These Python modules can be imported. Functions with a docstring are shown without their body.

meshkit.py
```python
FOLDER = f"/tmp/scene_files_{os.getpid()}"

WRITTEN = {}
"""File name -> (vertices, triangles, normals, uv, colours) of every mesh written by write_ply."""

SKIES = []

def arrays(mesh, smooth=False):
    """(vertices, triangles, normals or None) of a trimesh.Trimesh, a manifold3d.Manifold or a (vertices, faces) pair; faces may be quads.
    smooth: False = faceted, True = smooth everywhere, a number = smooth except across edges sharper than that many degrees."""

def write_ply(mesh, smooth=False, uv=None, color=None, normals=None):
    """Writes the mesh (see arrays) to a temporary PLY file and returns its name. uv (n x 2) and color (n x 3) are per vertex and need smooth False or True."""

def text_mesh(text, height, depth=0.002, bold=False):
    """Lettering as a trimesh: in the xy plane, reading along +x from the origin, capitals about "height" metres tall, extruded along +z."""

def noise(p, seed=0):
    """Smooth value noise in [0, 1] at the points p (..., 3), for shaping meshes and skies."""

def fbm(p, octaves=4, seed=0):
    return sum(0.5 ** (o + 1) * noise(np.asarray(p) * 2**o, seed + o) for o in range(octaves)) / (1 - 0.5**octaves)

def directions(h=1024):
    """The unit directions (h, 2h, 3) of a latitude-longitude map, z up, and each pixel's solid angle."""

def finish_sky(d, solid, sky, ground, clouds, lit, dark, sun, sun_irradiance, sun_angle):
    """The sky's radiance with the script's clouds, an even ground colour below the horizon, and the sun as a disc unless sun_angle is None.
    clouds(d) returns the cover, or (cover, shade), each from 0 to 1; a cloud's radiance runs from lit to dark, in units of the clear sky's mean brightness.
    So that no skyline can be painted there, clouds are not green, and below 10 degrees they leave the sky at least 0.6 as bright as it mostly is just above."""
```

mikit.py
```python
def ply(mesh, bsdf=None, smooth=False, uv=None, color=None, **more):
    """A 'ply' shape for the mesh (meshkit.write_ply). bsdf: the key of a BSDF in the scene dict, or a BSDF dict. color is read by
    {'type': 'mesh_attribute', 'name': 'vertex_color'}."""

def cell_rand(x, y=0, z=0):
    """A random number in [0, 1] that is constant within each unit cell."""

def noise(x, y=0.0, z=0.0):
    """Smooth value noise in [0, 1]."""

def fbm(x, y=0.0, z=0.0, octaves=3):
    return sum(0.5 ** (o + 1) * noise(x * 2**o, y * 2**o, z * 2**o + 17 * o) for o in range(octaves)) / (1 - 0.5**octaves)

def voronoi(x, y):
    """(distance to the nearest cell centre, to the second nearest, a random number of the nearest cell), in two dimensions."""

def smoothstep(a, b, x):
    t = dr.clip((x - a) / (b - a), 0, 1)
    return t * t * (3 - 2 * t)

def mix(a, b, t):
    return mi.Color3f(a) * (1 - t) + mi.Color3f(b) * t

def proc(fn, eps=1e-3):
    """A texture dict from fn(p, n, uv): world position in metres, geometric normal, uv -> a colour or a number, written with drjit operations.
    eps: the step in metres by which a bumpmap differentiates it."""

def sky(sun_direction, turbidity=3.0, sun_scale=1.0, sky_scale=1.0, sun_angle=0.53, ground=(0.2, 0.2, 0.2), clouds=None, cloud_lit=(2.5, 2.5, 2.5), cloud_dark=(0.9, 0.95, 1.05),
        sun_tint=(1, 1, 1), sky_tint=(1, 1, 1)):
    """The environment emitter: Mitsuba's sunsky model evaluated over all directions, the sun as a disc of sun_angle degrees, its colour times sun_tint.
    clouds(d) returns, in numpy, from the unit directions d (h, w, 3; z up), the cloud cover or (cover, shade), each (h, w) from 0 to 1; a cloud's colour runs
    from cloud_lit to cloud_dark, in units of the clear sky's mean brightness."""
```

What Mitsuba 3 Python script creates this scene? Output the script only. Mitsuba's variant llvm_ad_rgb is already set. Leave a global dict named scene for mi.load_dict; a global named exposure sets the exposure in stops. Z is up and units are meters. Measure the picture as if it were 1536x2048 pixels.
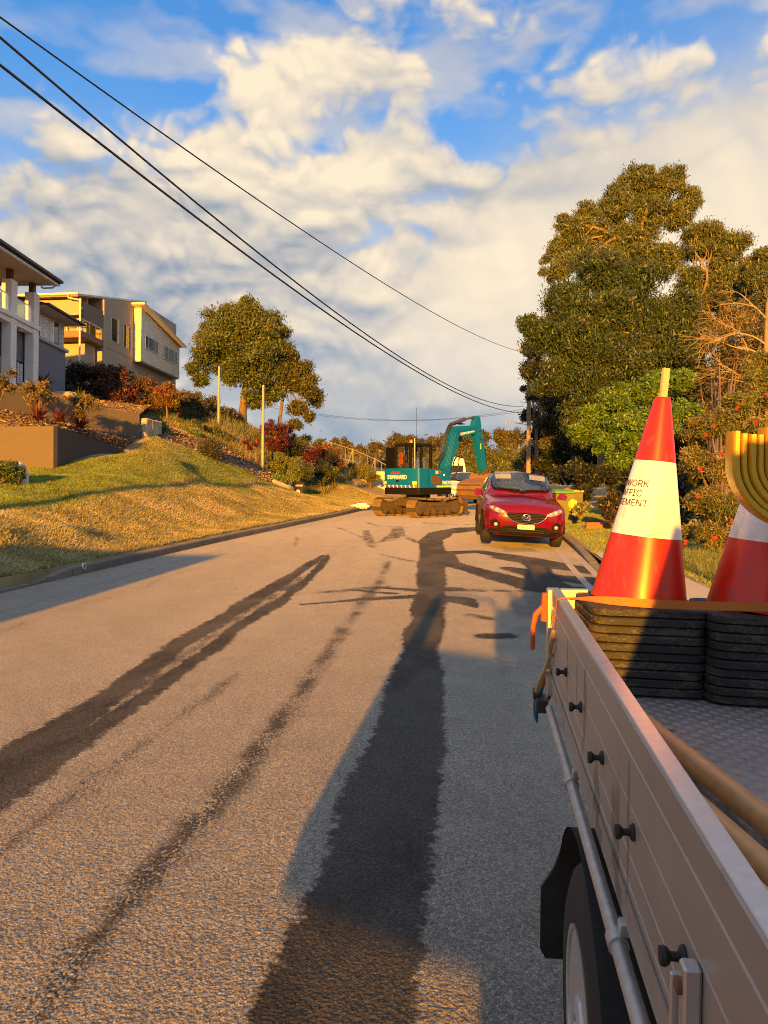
import math
import numpy as np
import trimesh
import mitsuba as mi
import drjit as dr
import mikit
import meshkit
from mikit import noise, fbm, voronoi, smoothstep, mix, proc, cell_rand
from scipy.interpolate import RBFInterpolator
from shapely.geometry import Polygon

T = mi.ScalarTransform4f
rng = np.random.default_rng(7)
scene, labels = {"type": "scene"}, {}

# The street climbs 3.27 degrees along +y. "Street frame": x across, y along, z square to the road surface; S turns it upright.
TH = math.radians(3.27)
CS, SN = math.cos(TH), math.sin(TH)
S = np.array([[1, 0, 0, 0], [0, CS, -SN, 0], [0, SN, CS, 0], [0, 0, 0, 1.0]])
UP = np.array([0, SN, CS])          # true vertical seen in the street frame


def W(p):
    return (S[:3, :3] @ np.asarray(p, float).T).T


# ---------------------------------------------------------------- camera
YAW, PITCH = math.radians(7.282), math.radians(2.677)
EYE = W([0, 0, 1.6])
FWD = W([-math.sin(YAW) * math.cos(PITCH), math.cos(YAW) * math.cos(PITCH), -math.sin(PITCH)])
CAMUP = W([-math.sin(YAW) * math.sin(PITCH), math.cos(YAW) * math.sin(PITCH), math.cos(PITCH)])
scene["camera"] = {"type": "perspective", "fov": 53.013, "fov_axis": "x", "near_clip": 0.05, "far_clip": 3000.0,
                   "to_world": T().look_at(origin=EYE.tolist(), target=(EYE + FWD).tolist(), up=CAMUP.tolist())}

# ---------------------------------------------------------------- sky and sun
SUN = W(np.array([-0.14, -6.2, 1.0]) / np.linalg.norm([-0.14, -6.2, 1.0]))


def sky_clouds(d):
    az = np.degrees(np.arctan2(d[..., 0], d[..., 1]))
    el = np.degrees(np.arcsin(np.clip(d[..., 2], -1, 1)))

    def gauss(a0, e0, sa, se):
        return np.exp(-((az - a0) / sa) ** 2 - ((el - e0) / se) ** 2)

    def billow(q, octaves, seed):
        return sum(0.52 ** o * np.abs(2 * meshkit.noise(q * 2.03 ** o + 7 * o, seed + o) - 1) for o in range(octaves)) / sum(0.52 ** o for o in range(octaves))

    def field(de, octaves=5):
        e = el + de
        k = np.cos(np.radians(np.clip(e, 0, 89)))
        q = np.stack([np.sin(np.radians(az)) * k * 12, np.cos(np.radians(az)) * k * 12, np.sin(np.radians(e)) * 16], -1)
        wq = q + 1.1 * np.stack([meshkit.fbm(q * 0.9 + 3, 3, 5), meshkit.fbm(q * 0.9 + 9, 3, 6), meshkit.fbm(q * 0.9 + 21, 3, 7)], -1)
        return meshkit.fbm(wq * 0.45 + 5.3, 4, 11), billow(wq * 0.95, octaves, 23)

    big, puff = field(0.0)
    big2, puff2 = field(0.9, 4)
    heap = gauss(-19.5, 24.8, 6.5, 2.7) + 0.75 * gauss(-14.5, 27.6, 3.0, 1.7) + gauss(-9.0, 23.6, 3.6, 2.3) + 0.8 * gauss(-5.2, 29.6, 2.2, 1.7) + 0.55 * gauss(-12.5, 30.8, 3.5, 1.6) + 0.5 * gauss(-19, 30.5, 4, 2)
    sheet = np.clip(1.5 * gauss(7.0, 16.5, 11.0, 7.0) + 1.5 * gauss(18.0, 21.5, 9.0, 6.5) + 0.8 * gauss(0, 12, 10, 3.5), 0, 1)
    left = gauss(-29, 18.5, 10, 5.5) + gauss(-17, 16.0, 9, 4.5)
    gaps = 1.1 * gauss(-30.5, 32.5, 8.0, 4.2) + 0.55 * gauss(-16, 34.5, 5, 1.5) + 0.8 * gauss(12.5, 30.5, 5.5, 2.3) + 0.5 * gauss(-1.5, 26.5, 3.2, 1.7) + 0.6 * gauss(-11.5, 13.6, 1.8, 1.2) + 0.30 * gauss(-4, 33.0, 5, 1.3) + 0.3 * gauss(-28, 24.3, 5, 1.0)
    low = np.exp(-((el - 2.0) / 7.5) ** 2) * np.exp(-((az + 9) / 15) ** 2)
    v = 0.50 * big + 0.42 * puff + 0.17 * heap + 0.26 * left + 0.24 * sheet - 0.20 * gaps - 0.09 * low + 0.05 * gauss(-14, 22, 16, 8)
    edge = 0.05 + 0.05 * sheet
    t = np.clip((v - 0.340) / (edge + 0.10), 0, 1)
    cover = t * t * (3 - 2 * t)
    wisp = meshkit.fbm(np.stack([az * 0.16 + 0.25 * el, el * 0.42 - 0.1 * az, 0 * el + 3], -1), 5, 41)
    veil = np.clip((wisp - 0.36 - 0.30 * gaps) / 0.22, 0, 1) * (0.62 - 0.45 * gaps)
    veil = np.maximum(veil, np.clip(0.95 * sheet + 1.3 * np.exp(-(el / 12.0) ** 2) + 0.6 * left + 0.7 * gauss(-13, 11.5, 10, 4), 0, 0.95) * np.clip(1.15 - 0.75 * gaps, 0, 1))
    streak = meshkit.fbm(np.stack([az * 0.30 + 0.10 * el, el * 0.05, 0 * el + 9], -1), 3, 51) - 0.5
    lit = 0.47 + 0.75 * (puff - 0.30) + 1.0 * (puff - puff2) + 0.8 * (big - big2) + 0.50 * heap - 0.16 * gauss(-27, 14.0, 9, 3.6) - 0.22 * gauss(-12, 21.6, 7, 1.3)
    lit = lit * (1 - 0.88 * sheet) + 0.88 * sheet * (0.97 + 0.35 * streak - 0.45 * gauss(6, 24.0, 9, 2.6) - 0.25 * gauss(16, 27, 6, 2.5) + 0.1 * (puff - 0.3)) - 0.75 * low
    lit = lit * (0.35 + 0.65 * np.maximum(cover, sheet)) + (0.22 * (wisp - 0.40) + 0.38 + 0.12 * gauss(-14, 11.0, 11, 4.5)) * (1 - np.maximum(cover, sheet)) * (1 - 0.6 * low)
    return np.maximum(cover * (1 - 0.35 * low), veil), np.clip(1 - lit, 0, 1)


scene["sky"] = mikit.sky(SUN.tolist(), turbidity=3.0, sun_scale=1.15, sun_tint=(1.12, 0.95, 0.25), sky_tint=(0.24, 0.58, 1.12), clouds=sky_clouds, cloud_lit=(2.75, 2.3, 1.70), cloud_dark=(0.72, 0.92, 1.22), ground=(0.16, 0.14, 0.11))
exposure = 3.95

# ---------------------------------------------------------------- helpers


def numbered(key):
    if key not in scene and key not in labels and not any(k.startswith(key + "__") for k in (key,)):
        return key
    n = 1
    while f"{key}_{n:03d}" in scene or f"{key}_{n:03d}" in labels:
        n += 1
    return f"{key}_{n:03d}"


def thing(name, label, cat, group=None):
    key = numbered(name)
    labels[key] = {"label": label, "category": cat}
    if group:
        labels[key]["group"] = group
    return key


def note(key, label=None, kind=None):
    labels.setdefault(key, {})
    if label:
        labels[key]["label"] = label
    if kind:
        labels[key]["kind"] = kind
    return key


COUNT = {}


def add(parent, name, mesh, mat, smooth=False, color=None, xf=S, label=None, kind=None):
    """One entry of the scene: parent__name (numbered when taken); the mesh is given in the frame that xf turns into world space."""
    base = f"{parent}__{name}" if parent else name
    n = COUNT.get(base, 0)
    while (base if n == 0 else f"{base}_{n:03d}") in scene:
        n += 1
    COUNT[base] = n + 1
    key = base if n == 0 else f"{base}_{n:03d}"
    if isinstance(mesh, (list,)):
        mesh = cat_(mesh)
    if isinstance(mesh, tuple):
        mesh = trimesh.Trimesh(mesh[0], mesh[1], process=False)
    v = np.asarray(mesh.vertices) @ xf[:3, :3].T + xf[:3, 3]
    m = trimesh.Trimesh(v, mesh.faces, process=False)
    if np.linalg.det(xf[:3, :3]) < 0:
        m.invert()
    scene[key] = mikit.ply(m, mat, smooth=smooth, color=color)
    if label or kind:
        note(key, label, kind)
    return key


def single(name, label, cat, mesh, mat, group=None, **kw):
    key = thing(name, label, cat, group)
    m = add(None, key, mesh, mat, **kw)
    assert m == key, (m, key)
    return key


def cat_(ms):
    vs, fs, at = [], [], 0
    for m in ms:
        v, f = (m if isinstance(m, tuple) else (m.vertices, m.faces))
        vs.append(np.asarray(v))
        fs.append(np.asarray(f) + at)
        at += len(v)
    return trimesh.Trimesh(np.vstack(vs), np.vstack(fs), process=False)


def loc(x=0, y=0, z=0, rz=0.0, rx=0.0, ry=0.0, s=1.0):
    def R(a, i, j):
        m = np.eye(4)
        m[i, i] = m[j, j] = math.cos(a)
        m[i, j], m[j, i] = -math.sin(a), math.sin(a)
        return m
    m = R(math.radians(rz), 0, 1) @ R(math.radians(ry), 2, 0) @ R(math.radians(rx), 1, 2) @ np.diag([s, s, s, 1.0])
    m[:3, 3] = (x, y, z)
    return m


def mv(mesh, m):
    v, f = (mesh if isinstance(mesh, tuple) else (mesh.vertices, mesh.faces))
    o = trimesh.Trimesh(np.asarray(v) @ m[:3, :3].T + m[:3, 3], f, process=False)
    if np.linalg.det(m[:3, :3]) < 0:
        o.invert()
    return o


def hull(pts):
    return trimesh.Trimesh(np.asarray(pts, float)).convex_hull if False else trimesh.convex.convex_hull(np.asarray(pts, float))


BOXF = np.array([[0, 2, 3], [0, 3, 1], [4, 5, 7], [4, 7, 6], [0, 1, 5], [0, 5, 4], [2, 6, 7], [2, 7, 3], [0, 4, 6], [0, 6, 2], [1, 3, 7], [1, 7, 5]])


def box(x0, x1, y0, y1, z0, z1, b=0.0):
    if b <= 0:
        v = np.array([[x, y, z] for x in (x0, x1) for y in (y0, y1) for z in (z0, z1)], float)
        return trimesh.Trimesh(v, BOXF[:, ::-1], process=False)
    pts = []
    for x, sx in ((x0, 1), (x1, -1)):
        for y, sy in ((y0, 1), (y1, -1)):
            for z, sz in ((z0, 1), (z1, -1)):
                pts += [(x, y + sy * b, z + sz * b), (x + sx * b, y, z + sz * b), (x + sx * b, y + sy * b, z)]
    return hull(pts)


def tube(pts, r, n=8, cap=True):
    p = np.asarray(pts, float)
    r = np.broadcast_to(np.asarray(r, float), (len(p),))
    t = np.gradient(p, axis=0)
    t /= np.linalg.norm(t, axis=1, keepdims=True) + 1e-12
    a0 = np.array([0, 0, 1.0]) if abs(t[0][2]) < 0.9 else np.array([1.0, 0, 0])
    rings, a = [], np.cross(t[0], a0)
    for i in range(len(p)):
        a = a - t[i] * (a @ t[i])
        a /= np.linalg.norm(a) + 1e-12
        b = np.cross(t[i], a)
        an = np.arange(n) * 2 * np.pi / n
        rings.append(p[i] + r[i] * (np.cos(an)[:, None] * a + np.sin(an)[:, None] * b))
    return loft(rings, cap)


def loft(rings, cap=True, closed=False):
    n, k = len(rings[0]), len(rings)
    v = np.vstack(rings)
    i, j = np.meshgrid(np.arange(k if closed else k - 1), np.arange(n), indexing="ij")
    a, b = (i * n + j), (i * n + (j + 1) % n)
    c, d = (((i + 1) % k) * n + (j + 1) % n), (((i + 1) % k) * n + j)
    f = np.stack([a, b, c, d], -1).reshape(-1, 4)
    f = np.vstack([f[:, [0, 1, 2]], f[:, [0, 2, 3]]])
    if cap and not closed:
        v = np.vstack([v, rings[0].mean(0), rings[-1].mean(0)])
        q = np.arange(n)
        f = np.vstack([f, np.stack([(q + 1) % n, q, q * 0 + n * k], 1), np.stack([(k - 1) * n + q, (k - 1) * n + (q + 1) % n, q * 0 + n * k + 1], 1)])
    return trimesh.Trimesh(v, f, process=False)


def strip(rows):
    """An open sheet through rows of points (k, n, 3)."""
    g = np.asarray(rows, float)
    k, n = g.shape[:2]
    i, j = np.meshgrid(np.arange(k - 1), np.arange(n - 1), indexing="ij")
    a = i * n + j
    f = np.stack([a, a + 1, a + n + 1, a + n], -1).reshape(-1, 4)
    return trimesh.Trimesh(g.reshape(-1, 3), np.vstack([f[:, [0, 1, 2]], f[:, [0, 2, 3]]]), process=False)


def lathe(prof, n=24):
    an = np.arange(n) * 2 * np.pi / n
    rings = [np.stack([r * np.cos(an), r * np.sin(an), an * 0 + z], 1) for r, z in prof]
    return loft(rings, True)


def ext(poly, h0, h1, ax):
    """A polygon extruded from h0 to h1 along ax: 'x' (polygon in y, z), 'y' (in x, z) or 'z' (in x, y)."""
    pg = poly if isinstance(poly, Polygon) else Polygon(poly)
    m = trimesh.creation.extrude_polygon(pg, h1 - h0, engine="earcut")
    v = np.array(m.vertices)
    v[:, 2] += h0
    v = {"z": v, "x": v[:, [2, 0, 1]], "y": v[:, [0, 2, 1]]}[ax]
    o = trimesh.Trimesh(v, m.faces, process=False)
    if ax == "y":
        o.invert()
    return o


def rrect(x0, x1, y0, y1, r):
    from shapely.geometry import box as sb
    return sb(x0 + r, y0 + r, x1 - r, y1 - r).buffer(r, quad_segs=4)


def ball(c, r, n=1):
    m = trimesh.creation.icosphere(n, 1.0)
    return trimesh.Trimesh(np.array(m.vertices) * np.asarray(r) + np.asarray(c), m.faces, process=False)


def cyl(p0, p1, r, n=14):
    return tube([p0, p1], r, n)


# ---------------------------------------------------------------- materials
def rgb(c):
    return {"type": "rgb", "value": [float(x) for x in c]}


def tex(c):
    return c if isinstance(c, dict) else rgb(c)


def mat(name, color, rough=0.6, metal=0.0, bump=None, bump_scale=1.0, **kw):
    d = {"type": "principled", "base_color": tex(color), "roughness": rough, "metallic": metal, **kw}
    if bump is not None:
        d = {"type": "bumpmap", "arbitrary": bump, "scale": bump_scale, "bsdf": d}
    scene["mat_" + name] = {"type": "twosided", "bsdf": d}
    return "mat_" + name


def grainy(c, amt=0.2, f=6.0, f2=60.0):
    c = [float(x) for x in c]

    def fn(p, n, uv):
        k = 1 + amt * 2 * (0.6 * fbm(p.x * f, p.y * f, p.z * f) + 0.4 * noise(p.x * f2, p.y * f2, p.z * f2) - 0.5)
        return mi.Color3f(*c) * k
    return proc(fn)


def plain(name, c, rough=0.6, metal=0.0, **kw):
    return mat(name, rgb(c), rough, metal, **kw)


scene["mat_leaf"] = {"type": "twosided", "bsdf": {"type": "principled", "base_color": {"type": "mesh_attribute", "name": "vertex_color"}, "roughness": 0.5, "specular": 0.45}}
scene["mat_dry"] = {"type": "twosided", "bsdf": {"type": "diffuse", "reflectance": {"type": "mesh_attribute", "name": "vertex_color"}}}
LEAF, DRY = "mat_leaf", "mat_dry"
BARK = mat("bark", grainy((0.16, 0.11, 0.07), 0.5, 3, 25), 0.9)
PALEBARK = mat("pale_bark", grainy((0.23, 0.165, 0.10), 0.4, 2, 20), 0.85)
BLACK = plain("black_rubber", (0.012, 0.012, 0.013), 0.6)
STEEL = plain("galvanised", (0.42, 0.42, 0.42), 0.42, 0.85)
CONCRETE = mat("concrete", grainy((0.34, 0.32, 0.28), 0.3, 2, 40), 0.9)
GLASS = "mat_glass"
scene["mat_glass"] = {"type": "thindielectric"}
DARKGLASS = plain("dark_glass", (0.02, 0.025, 0.03), 0.06, 0.0, specular=0.9)
WHITE = plain("white_paint", (0.72, 0.71, 0.68), 0.4)
CHROME = plain("chrome", (0.8, 0.8, 0.8), 0.12, 1.0)

# ---------------------------------------------------------------- road, kerbs, terrain (street frame)
KL = np.array([(-40, -6.75), (9, -6.75), (13, -6.65), (19, -6.45), (25, -6.1), (32, -5.7), (38, -5.5), (60, -5.0), (90, -5.0), (400, -5.0)])


def kerb_left(y):
    return np.interp(y, KL[:, 0], KL[:, 1])


def kerb_right(y):
    return np.interp(y, [-40, 10, 13, 16, 18.5, 30, 60, 400], [1.95, 1.95, 1.95, 2.0, 2.04, 2.15, 2.4, 3.0])


def road_z(x, y):
    return -0.05 * ((x + 2.3) / 4.2) ** 2 + 0.006


STAINS = [  # street x, street y, half width; dark tracks left by the machine
    [(-.42, 1.2, .25), (-.43, 2.5, .245), (-.45, 3.7, .235), (-.47, 5.0, .205), (-.55, 7.1, .19), (-.68, 10.3, .20), (-.85, 13.0, .24), (-1.08, 16.6, .27), (-1.27, 19.0, .31), (-1.15, 21.5, .36), (-.35, 23.6, .55), (.6, 24.2, .5)],
    [(-.9, 15.9, .34), (-.1, 16.5, .26), (.8, 15.3, .32), (1.3, 14.3, .42), (1.95, 13.5, .36)],
    [(-.85, 14.6, .26), (-.2, 13.3, .24), (.35, 12.2, .30), (.9, 11.3, .40), (1.6, 11.1, .40), (2.0, 11.2, .34)],
    [(.9, 15.0, .22), (1.0, 13.6, .20), (.95, 12.2, .28), (1.1, 11.3, .28)],
    [(-2.45, 2.6, .26), (-2.56, 3.9, .24), (-2.68, 5.3, .125), (-2.80, 6.5, .13), (-2.87, 8.0, .14), (-2.91, 9.6, .135), (-3.0, 11.8, .125), (-3.17, 15.2, .07)],
    [(-2.40, 3.5, .16), (-2.41, 5.3, .10), (-2.48, 6.6, .10), (-2.56, 8.0, .105), (-2.56, 9.7, .11), (-2.70, 11.8, .095), (-2.88, 13.8, .085), (-3.1, 15.3, .06)],
    [(-2.2, 9.3, .02), (-1.5, 9.8, .10), (-.8, 10.2, .14), (-.3, 10.0, .2), (-.05, 9.4, .05)],
    [(.05, 7.75, .12), (.22, 7.8, .12)],
    [(.5, 13.6, .2), (1.1, 12.6, .35), (1.7, 12.3, .45)], [(-.9, 16.2, .3), (-.75, 14.4, .3)], [(-1.5, 10.9, .05), (-.9, 10.7, .16), (-.4, 10.9, .2)], [(-1.9, 10.6, .03), (-1.2, 10.35, .09)], [(.25, 15.4, .12), (.9, 14.5, .14)],
]
SPOTS = [  # fainter, broken marks
    [(-2.54, 4.8, .10), (-2.64, 6.5, .10), (-2.72, 8.0, .09), (-2.74, 9.7, .11), (-2.85, 11.8, .12)],
    [(-1.33, 1.6, .085), (-1.31, 2.8, .07), (-1.29, 4.1, .06), (-1.32, 5.5, .06), (-1.45, 8.4, .08), (-1.53, 11.4, .08), (-1.72, 14.2, .07)],
    [(-2.75, 9.9, .05), (-1.9, 10.5, .12), (-1.4, 11.0, .10)],
    [(-.5, 10.8, .16), (.3, 10.9, .10), (1.6, 11.0, .08)],
    [(-3.4, 22.5, .08), (-3.0, 20.0, .14), (-2.6, 18.0, .14), (-2.45, 16.9, .08)],
    [(-2.6, 24.0, .12), (-2.35, 21.5, .22), (-2.3, 19.0, .20), (-2.6, 17.8, .08)],
    [(-2.2, 21.0, .10), (-1.6, 18.6, .10), (-1.0, 17.6, .10)],
    [(-2.0, 26.2, .10), (-1.0, 25.4, .11), (.1, 25.6, .10)],
    [(-3.9, 26.0, .09), (-3.2, 24.2, .09), (-2.2, 23.6, .09)],
    [(-2.1, 15.6, .05), (-1.5, 14.6, .08), (-.9, 13.9, .07)], [(-.12, 8.9, .10), (.1, 8.7, .07)],
    [(-2.05, 2.2, .02), (-2.0, 4.0, .025), (-1.95, 6.0, .02)], [(-4.6, 24, .05), (-3.0, 19.5, .04)], [(-4.9, 20, .04), (-4.2, 17, .03)],
]


def line_dist(lines, x, y):
    best = mi.Float(9.0)
    for line in lines:
        for (ax, ay, aw), (bx, by, bw) in zip(line[:-1], line[1:]):
            dx, dy = bx - ax, by - ay
            t = dr.clip(((x - ax) * dx + (y - ay) * dy) / (dx * dx + dy * dy), 0, 1)
            best = dr.minimum(best, dr.sqrt(dr.square(x - ax - t * dx) + dr.square(y - ay - t * dy)) - (aw + (bw - aw) * t))
    return best


def stain_mask(x, y):
    wob = 0.08 * (noise(x * 2.6, y * 1.3) - 0.5) + 0.075 * (fbm(x * 11, y * 15) - 0.5) + 0.035 * (noise(x * 60, y * 60) - 0.5)
    m = 1 - smoothstep(-0.025, 0.02, line_dist(STAINS, x, y) + wob)
    thin = smoothstep(0.30, 0.60, fbm(x * 3.2 + 4, y * 1.3)) * (0.6 + 0.4 * smoothstep(.3, .6, noise(x * 26, y * 14)))
    s = 1 - smoothstep(-0.07, 0.05, line_dist(SPOTS, x, y) + wob)
    speck = smoothstep(0.31, 0.57, 0.6 * noise(x * 130, y * 95) + 0.4 * noise(x * 9, y * 4, 5.0))
    return dr.maximum(m * (0.86 + 0.14 * thin), s * speck * 0.9)


def street(p):
    return p.x, p.y * CS + p.z * SN


def asphalt_color(p, n, uv):
    x, y = street(p)
    x0, y0 = x + .006 * noise(x * 90, y * 90), y + .006 * noise(x * 90 + 50, y * 90)
    a, b, r = voronoi(x0 * 105, y0 * 105)
    stone = mix((0.19, 0.172, 0.142), (0.42, 0.38, 0.315), r)
    k = 0.35 + 0.65 * smoothstep(0.0, 0.5, b - a)
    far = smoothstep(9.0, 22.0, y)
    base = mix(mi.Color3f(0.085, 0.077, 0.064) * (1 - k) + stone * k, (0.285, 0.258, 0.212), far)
    worn = fbm(x * 0.7, y * 0.12, 3.0) - 0.5
    base = base * (1 + 0.35 * worn + 0.25 * (fbm(x * 5, y * 5) - 0.5))
    crack = dr.abs(x + 5.72 + 0.22 * (fbm(y * 0.8, 7.0) - 0.5) + 0.05 * (noise(y * 9, 2.0) - 0.5))
    crack2 = dr.abs(x + 5.05 + 0.5 * (fbm(y * 1.3, 17.0) - 0.5) + 0.06 * (noise(y * 11, 5.0) - 0.5))
    c = (1 - smoothstep(0.004, 0.012, crack)) * smoothstep(0.3, 0.5, noise(y * 0.9, 31.0)) + (1 - smoothstep(0.004, 0.012, crack2)) * smoothstep(0.5, 0.6, noise(y * 1.7, 51.0))
    oil = smoothstep(0.60, 0.75, fbm(x * 1.9 + 8, y * 0.7 + 3)) * smoothstep(0.0, 0.5, x) * 0.35
    m = dr.maximum(stain_mask(x, y), dr.minimum(c * 0.8, 1.0))
    return base * (1 - 0.85 * m) * (1 - oil)


def asphalt_rough(p, n, uv):
    x, y = street(p)
    return 0.93 - 0.16 * stain_mask(x, y)


def asphalt_bump(p, n, uv):
    x, y = street(p)
    return 0.6 * noise(x * 120, y * 120, 1.0) + 0.5 * noise(x * 75, y * 75, 3.0) + 0.15 * noise(x * 30, y * 30) + 0.25 * noise(x * 230, y * 230)


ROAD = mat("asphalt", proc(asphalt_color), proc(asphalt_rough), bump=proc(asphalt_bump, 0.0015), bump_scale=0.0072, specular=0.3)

ys = np.concatenate([np.arange(-14, 40, 0.5), np.arange(40, 160, 4.0)])
rows = []
for y in ys:
    x = np.linspace(kerb_left(y) - 0.02, kerb_right(y) + 0.02, 18)
    rows.append(np.stack([x, x * 0 + y, road_z(x, y)], 1))
note(add(None, "road", strip(rows), ROAD, smooth=True), "sunlit coarse asphalt street climbing away, crossed by dark wet tracks", "structure")

# kerbs: cast pieces with open joints
KERB = mat("kerb_concrete", grainy((0.14, 0.125, 0.10), 0.6, 3, 50), 0.92)
GUTTER = mat("gutter_concrete", grainy((0.27, 0.24, 0.20), 0.35, 2, 50), 0.9)


def kerb_piece(xf_, sgn, y0, y1, h0, h1, wide=0.16):
    prof = lambda h: [(0.0, -0.12), (0.0, h * 0.80), (0.012, h * 0.93), (0.035, h), (wide, h + 0.012), (wide, -0.12)]
    rings = []
    for y, h in ((y0, h0), ((y0 + y1) / 2, (h0 + h1) / 2), (y1, h1)):
        x = xf_(y)
        rings.append(np.array([(x + sgn * a, y, road_z(x, y) + b) for a, b in prof(h)]))
    return loft(rings if sgn > 0 else [r[::-1] for r in rings])


kl = thing("kerb", "weathered grey concrete kerb along the left edge of the road under the lawn", "kerb")
y = -12.0
labels.pop(kl)
note(kl, "weathered grey concrete kerb along the left edge of the road under the lawn", "structure")
while y < 60:
    y1 = y + (2.6 if y < 45 else 6.0)
    if y < 10.75 < y1:
        y1 = 10.75
    if 10.75 <= y < 10.85:
        y1 = y + 1.1
    hh = (0.035, 0.035) if y < 10.7 and y > 5 else ((0.035, 0.15) if 10.7 <= y < 10.85 else (0.15, 0.15))
    if not 31.0 < y < 33.3:
        add(kl, "segment", kerb_piece(kerb_left, -1, y + 0.006, y1 - 0.006, *hh), KERB)
    else:
        add(kl, "drain_lintel", kerb_piece(kerb_left, -1, y + 0.006, y1 - 0.006, 0.17, 0.17, 0.5), KERB)
    y = y1
dp = add(kl, "drain_outlet", mv(lathe([(.055, -.02), (.055, .012), (.045, .014), (.043, -.02)], 18), loc(kerb_left(12.2) + .004, 12.2, .075, ry=90)), plain("pvc_white", (.6, .58, .52), .5), smooth=30, label="white round drain pipe end in the kerb face")
note("kerb_001", "grey concrete kerb along the right edge of the road beside the red car", "structure")
y = 5.0
while y < 60:
    y1 = y + (2.4 if y < 40 else 5.0)
    h = (0.03, 0.03) if 7 <= y < 15.6 else ((0.03, 0.13) if 15.6 <= y < 18.0 and False else (0.13, 0.13))
    h = (0.03, 0.03) if y1 < 15.5 else ((0.05, 0.13) if y < 15.5 else (0.13, 0.13))
    add("kerb_001", "segment", kerb_piece(kerb_right, 1, y + 0.006, y1 - 0.006, *h), KERB)
    y = y1
note("gutter", "pale concrete gutter strip beside the right kerb", "structure")
y = 5.0
while y < 50:
    y1 = y + 2.4
    rows = []
    for yy in (y + 0.005, y1 - 0.005):
        x = kerb_right(yy)
        rows.append([(x - 0.44, yy, road_z(x - 0.44, yy) + 0.005), (x - 0.2, yy, road_z(x, yy) + 0.004 - 0.004), (x + 0.004, yy, road_z(x, yy) + 0.009)])
    add("gutter", "slab", strip(rows), GUTTER)
    y = y1

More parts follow.
